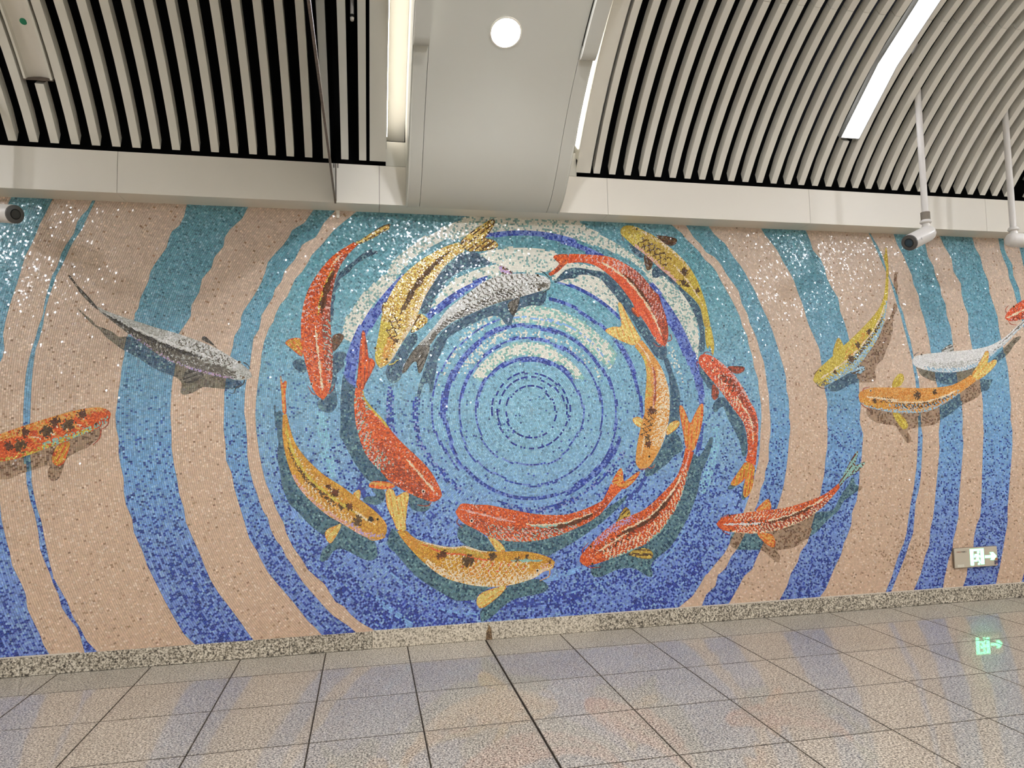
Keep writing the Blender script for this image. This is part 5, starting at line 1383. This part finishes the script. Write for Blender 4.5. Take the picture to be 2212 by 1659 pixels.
# ------------------------------------------------------------------ glass smoke screen hanging across the hall
gm = bpy.data.materials.new('clear_glass')
gm.use_nodes = True
nt = gm.node_tree
nt.nodes.remove(nt.nodes['Principled BSDF'])
tr_ = nt.nodes.new('ShaderNodeBsdfTransparent'); tr_.inputs[0].default_value = (0.86, 0.91, 0.89, 1)
gl = nt.nodes.new('ShaderNodeBsdfGlossy'); gl.inputs['Roughness'].default_value = 0.02
fr = nt.nodes.new('ShaderNodeFresnel'); fr.inputs['IOR'].default_value = 1.45
mx = nt.nodes.new('ShaderNodeMixShader')
nt.links.new(fr.outputs[0], mx.inputs[0]); nt.links.new(tr_.outputs[0], mx.inputs[1]); nt.links.new(gl.outputs[0], mx.inputs[2])
nt.links.new(mx.outputs[0], nt.nodes['Material Output'].inputs['Surface'])
GX = -0.219
ss_ = empty('smoke_screen', (GX, VC_Y, 3.365))
tag(ss_, 'clear glass smoke screen hanging edge on below the left slats', 'glass screen')
pane = [(-0.21, 3.366)] + [(-0.21, 3.66)] + arc(VR + .02, 50.5, -50.5, 30) + [(-5.53, 3.366)]
MB().prism(pane, 'x', GX - .004, GX + .004).build('pane', gm, ss_)
M_EDGE = mat('bronze_edge', (96, 84, 68), 0.4, vary=0.35, scale=60)
MB().box(GX - .007, GX + .007, -5.53, -0.207, 3.354, 3.366).build('edge_strip', M_EDGE, ss_)
MB().box(GX - .009, GX - .005, -0.216, -0.2052, 3.372, 3.66).box(GX + .005, GX + .009, -0.216, -0.2052, 3.372, 3.66).build('wall_channel', mat('channel_grey', (120, 112, 98), .5), ss_)
MB().box(GX - .022, GX - .016, -0.2085, -0.2052, 3.63, 3.672).box(GX + .016, GX + .022, -0.2085, -0.2052, 3.63, 3.672).build('clip', M_DARK, ss_)
MB().prism([(GX - .004, SOF_Z0 - .001), (GX + .024, SOF_Z0 - .001), (GX + .022, 3.303), (GX + .002, 3.303)], 'y', -0.018, -0.0085).build('bracket', M_WHITE, ss_)

# sprinkler drop between the slats left of the beam
sp = empty('sprinkler_pipe', (-0.078, -0.93, 4.375))
tag(sp, 'short white sprinkler drop pipe poking down between slats beside the glass screen', 'pipe')
MB().tube([(-0.078, -0.93, 4.40), (-0.078, -0.93, 5.05)], 0.012, 12).build('pipe', M_CAM, sp, True)
MB().tube([(-0.078, -0.93, 4.392), (-0.078, -0.93, 4.412)], 0.0145, 12).build('collar', M_DARK, sp, True)
MB().tube([(-0.078, -0.93, 4.372), (-0.078, -0.93, 4.392)], [0.011, 0.0135], 12).build('cap', M_CAM, sp, True)

# ------------------------------------------------------------------ security cameras
def frame(d):
    d = Vector(d).normalized()
    s = d.cross(Vector((0, 0, 1))).normalized()
    return d, s, s.cross(d).normalized()
def text_mesh(body, size, material):
    cu = bpy.data.curves.new('text', 'FONT')
    cu.body = body; cu.size = size; cu.extrude = 0.0004
    cu.align_x = 'LEFT'
    ob = bpy.data.objects.new('text', cu)
    coll.objects.link(ob)
    dg = bpy.context.evaluated_depsgraph_get()
    me = bpy.data.meshes.new_from_object(ob.evaluated_get(dg))
    bpy.data.objects.remove(ob)
    me.materials.clear(); me.materials.append(material)
    return me
def security_camera(label, rear, front, pole_top, grey_sleeve, r=0.060, dome=False, mark=None):
    rear, front = Vector(rear), Vector(front)
    root = empty('security_camera', rear)
    tag(root, label, 'security camera')
    d, s, u = frame(front - rear)
    L = (front - rear).length
    # housing with a rounded back
    pts = [rear - d * 0.052, rear - d * 0.048, rear - d * 0.036, rear - d * 0.018, rear, front - d * 0.004, front]
    MB().tube(pts, [r * .35, r * .62, r * .85, r * .96, r, r, r * .975], 28).build('housing', M_CAM, root, True)
    MB().tube([front - d * 0.003, front + d * 0.010, front + d * 0.012], [r * .985, r * .985, r * .93], 28).build('front_ring', M_CAMRING, root, True)
    MB().tube([front + d * 0.010, front + d * 0.0135], [r * .58, r * .56], 28).build('lens_rim', M_DARK, root, True)
    MB().tube([front + d * 0.012, front + d * 0.0150], [r * .50, r * .46], 28).build('lens', M_LENS, root, True)
    # ball joint, flange and pole
    top = rear + Vector((0, 0, r * 1.02)) + d * 0.01
    px, py = top.x, top.y
    MB().tube([(px, py, rear.z + r * .8), (px, py, rear.z + r * 1.35)], [.032, .026], 18).build('ball_joint', M_CAM, root, True)
    z0 = rear.z + r * 1.30
    MB().tube([(px, py, z0), (px, py, z0 + .008), (px, py, z0 + .022), (px, py, z0 + .03)], [.036, .044, .040, .032], 20).build('flange', M_CAM, root, True)
    z1 = z0 + .028
    if grey_sleeve:
        zz = [z1 + .004 * i for i in range(17)]
        MB().tube([(px, py, z) for z in zz], [.0355 if i % 2 else .0335 for i in range(17)], 20).build('threaded_sleeve', mat('zinc_thread', (140, 130, 116), .55, metal=.3), root, False)
        z1 = zz[-1] - .003
    MB().tube([(px, py, z1), (px, py, pole_top)], .0245, 18).build('pole', M_CAM, root, True)
    if mark:
        me = text_mesh(mark, 0.030, mat('print_dark', (60, 58, 72), .5))
        o = bpy.data.objects.new('print', me); coll.objects.link(o)
        o.parent = root
        # lies on the shell, facing the hall, reading towards the lens
        nrm = (Vector((0, -1, 0)) - d * d.dot(Vector((0, -1, 0)))).normalized()
        nrm = (nrm * 0.92 + Vector((0, 0, -0.1))).normalized()
        nrm = (nrm - d * d.dot(nrm)).normalized()
        upd = nrm.cross(d)
        mw = Matrix((d, upd, nrm)).transposed().to_4x4()
        mw.translation = (front - d * 0.062) + nrm * (r * 1.0 + .0006) - upd * 0.008 - rear
        o.matrix_local = mw
    return root
security_camera('white bullet security camera on a pole, lens to the left, grey threaded sleeve', (4.449, -0.757, 3.138), (4.224, -0.823, 3.0395), 4.75, True, 0.064, mark='I')
security_camera('white bullet security camera on the rightmost pole, cut off by the right edge', (5.377, -0.663, 3.146), (5.655, -0.700, 3.132), 4.7, False, 0.060)
security_camera('white bullet security camera at the left edge, dark lens turned to the hall', (-2.475, -0.400, 3.128), (-2.224, -0.553, 3.0765), 4.5, False, 0.060, mark='e')


# ------------------------------------------------------------------ emergency exit sign on the mural
SX0, SX1, SZ0, SZ1 = 5.188, 5.646, 0.305, 0.478
sg = empty('exit_sign', (0.5 * (SX0 + SX1), -0.005, SZ0))
tag(sg, 'grey emergency exit sign with glowing running man and right arrow on the mosaic', 'exit sign')
MB().box(SX0 - .004, SX1 - .002, -0.022, -0.0085, SZ0 - .003, SZ1 + .002).build('back_box', mat('sign_back', (120, 104, 84), .6), sg)
MB().bevel_box(SX0, SX1, -0.031, -0.0225, SZ0, SZ1, .003).build('face_plate', mat('sign_plate', (196, 184, 162), .38, metal=.15), sg)
M_EXIT = mat('exit_glow', (200, 255, 230), .4, emit=(0.22, 2.3, 0.85), strength=0.75)
YF = -0.0322
def glyph(name, poly, h=0.0011):
    MB().prism([(SX0 + x, SZ0 + z) for x, z in poly], 'y', YF, YF + h).build(name, M_EXIT, sg)
# door frame as an inverted U, then the running figure, then the arrow (metres from the lower left corner)
glyph('door_frame', [(.163, .020), (.163, .161), (.310, .161), (.310, .020), (.274, .020), (.274, .143), (.199, .143), (.199, .060), (.199, .020), (.190, .015), (.170, .015)])
n = 16
glyph('figure_head', [(.251 + .0135 * math.cos(2 * math.pi * i / n), .130 + .0125 * math.sin(2 * math.pi * i / n)) for i in range(n)])
glyph('figure_body', [(.212, .115), (.248, .116), (.272, .098), (.276, .100), (.276, .082), (.258, .084), (.252, .088), (.258, .066), (.273, .040), (.272, .032), (.262, .031), (.240, .062), (.236, .048), (.212, .048),
                      (.198, .050), (.194, .060), (.206, .064), (.222, .064), (.228, .090), (.222, .096), (.216, .084), (.204, .086), (.206, .102)])
glyph('figure_foot', [(.240, .018), (.262, .018), (.262, .030), (.250, .037), (.240, .028)])
glyph('arrow', [(.320, .074), (.320, .096), (.390, .098), (.374, .122), (.412, .122), (.447, .086), (.412, .052), (.376, .054), (.390, .074)])
for tx, sz, x, z, c in (('CMXZ', .0165, .022, .136, (150, 60, 52)), ('\u4e2d\u56fd\u91cd\u5de5', .0150, .070, .136, (52, 48, 44))):
    o = link('print', text_mesh(tx, sz, mat('print_%d' % c[0], c, .6)), None, sg, (0, 0, 0))
    o.rotation_euler = (math.pi / 2, 0, 0)
    o.location = Vector((SX0 + x, YF + .0008, SZ0 + z)) - sg.location
MB().box(SX0 + .024, SX0 + .092, YF, YF + .001, SZ0 + .006, SZ0 + .030).build('label_sticker', mat('pale_sticker', (214, 206, 186), .5, vary=.06, scale=40), sg)
MB().box(SX1 - .030, SX1 - .004, YF, YF + .001, SZ0 + .052, SZ0 + .068).build('orange_sticker', mat('orange_sticker', (176, 104, 52), .5), sg)
MB().box(SX1 - .040, SX1 - .004, YF, YF + .001, SZ0 + .010, SZ0 + .046).build('dark_sticker', mat('dark_sticker', (86, 80, 92), .5), sg)
MB().box(SX1 - .020, SX1 - .010, YF - .0004, YF + .001, SZ0 + .011, SZ0 + .020).build('pink_mark', mat('pink_sticker', (226, 160, 170), .5), sg)
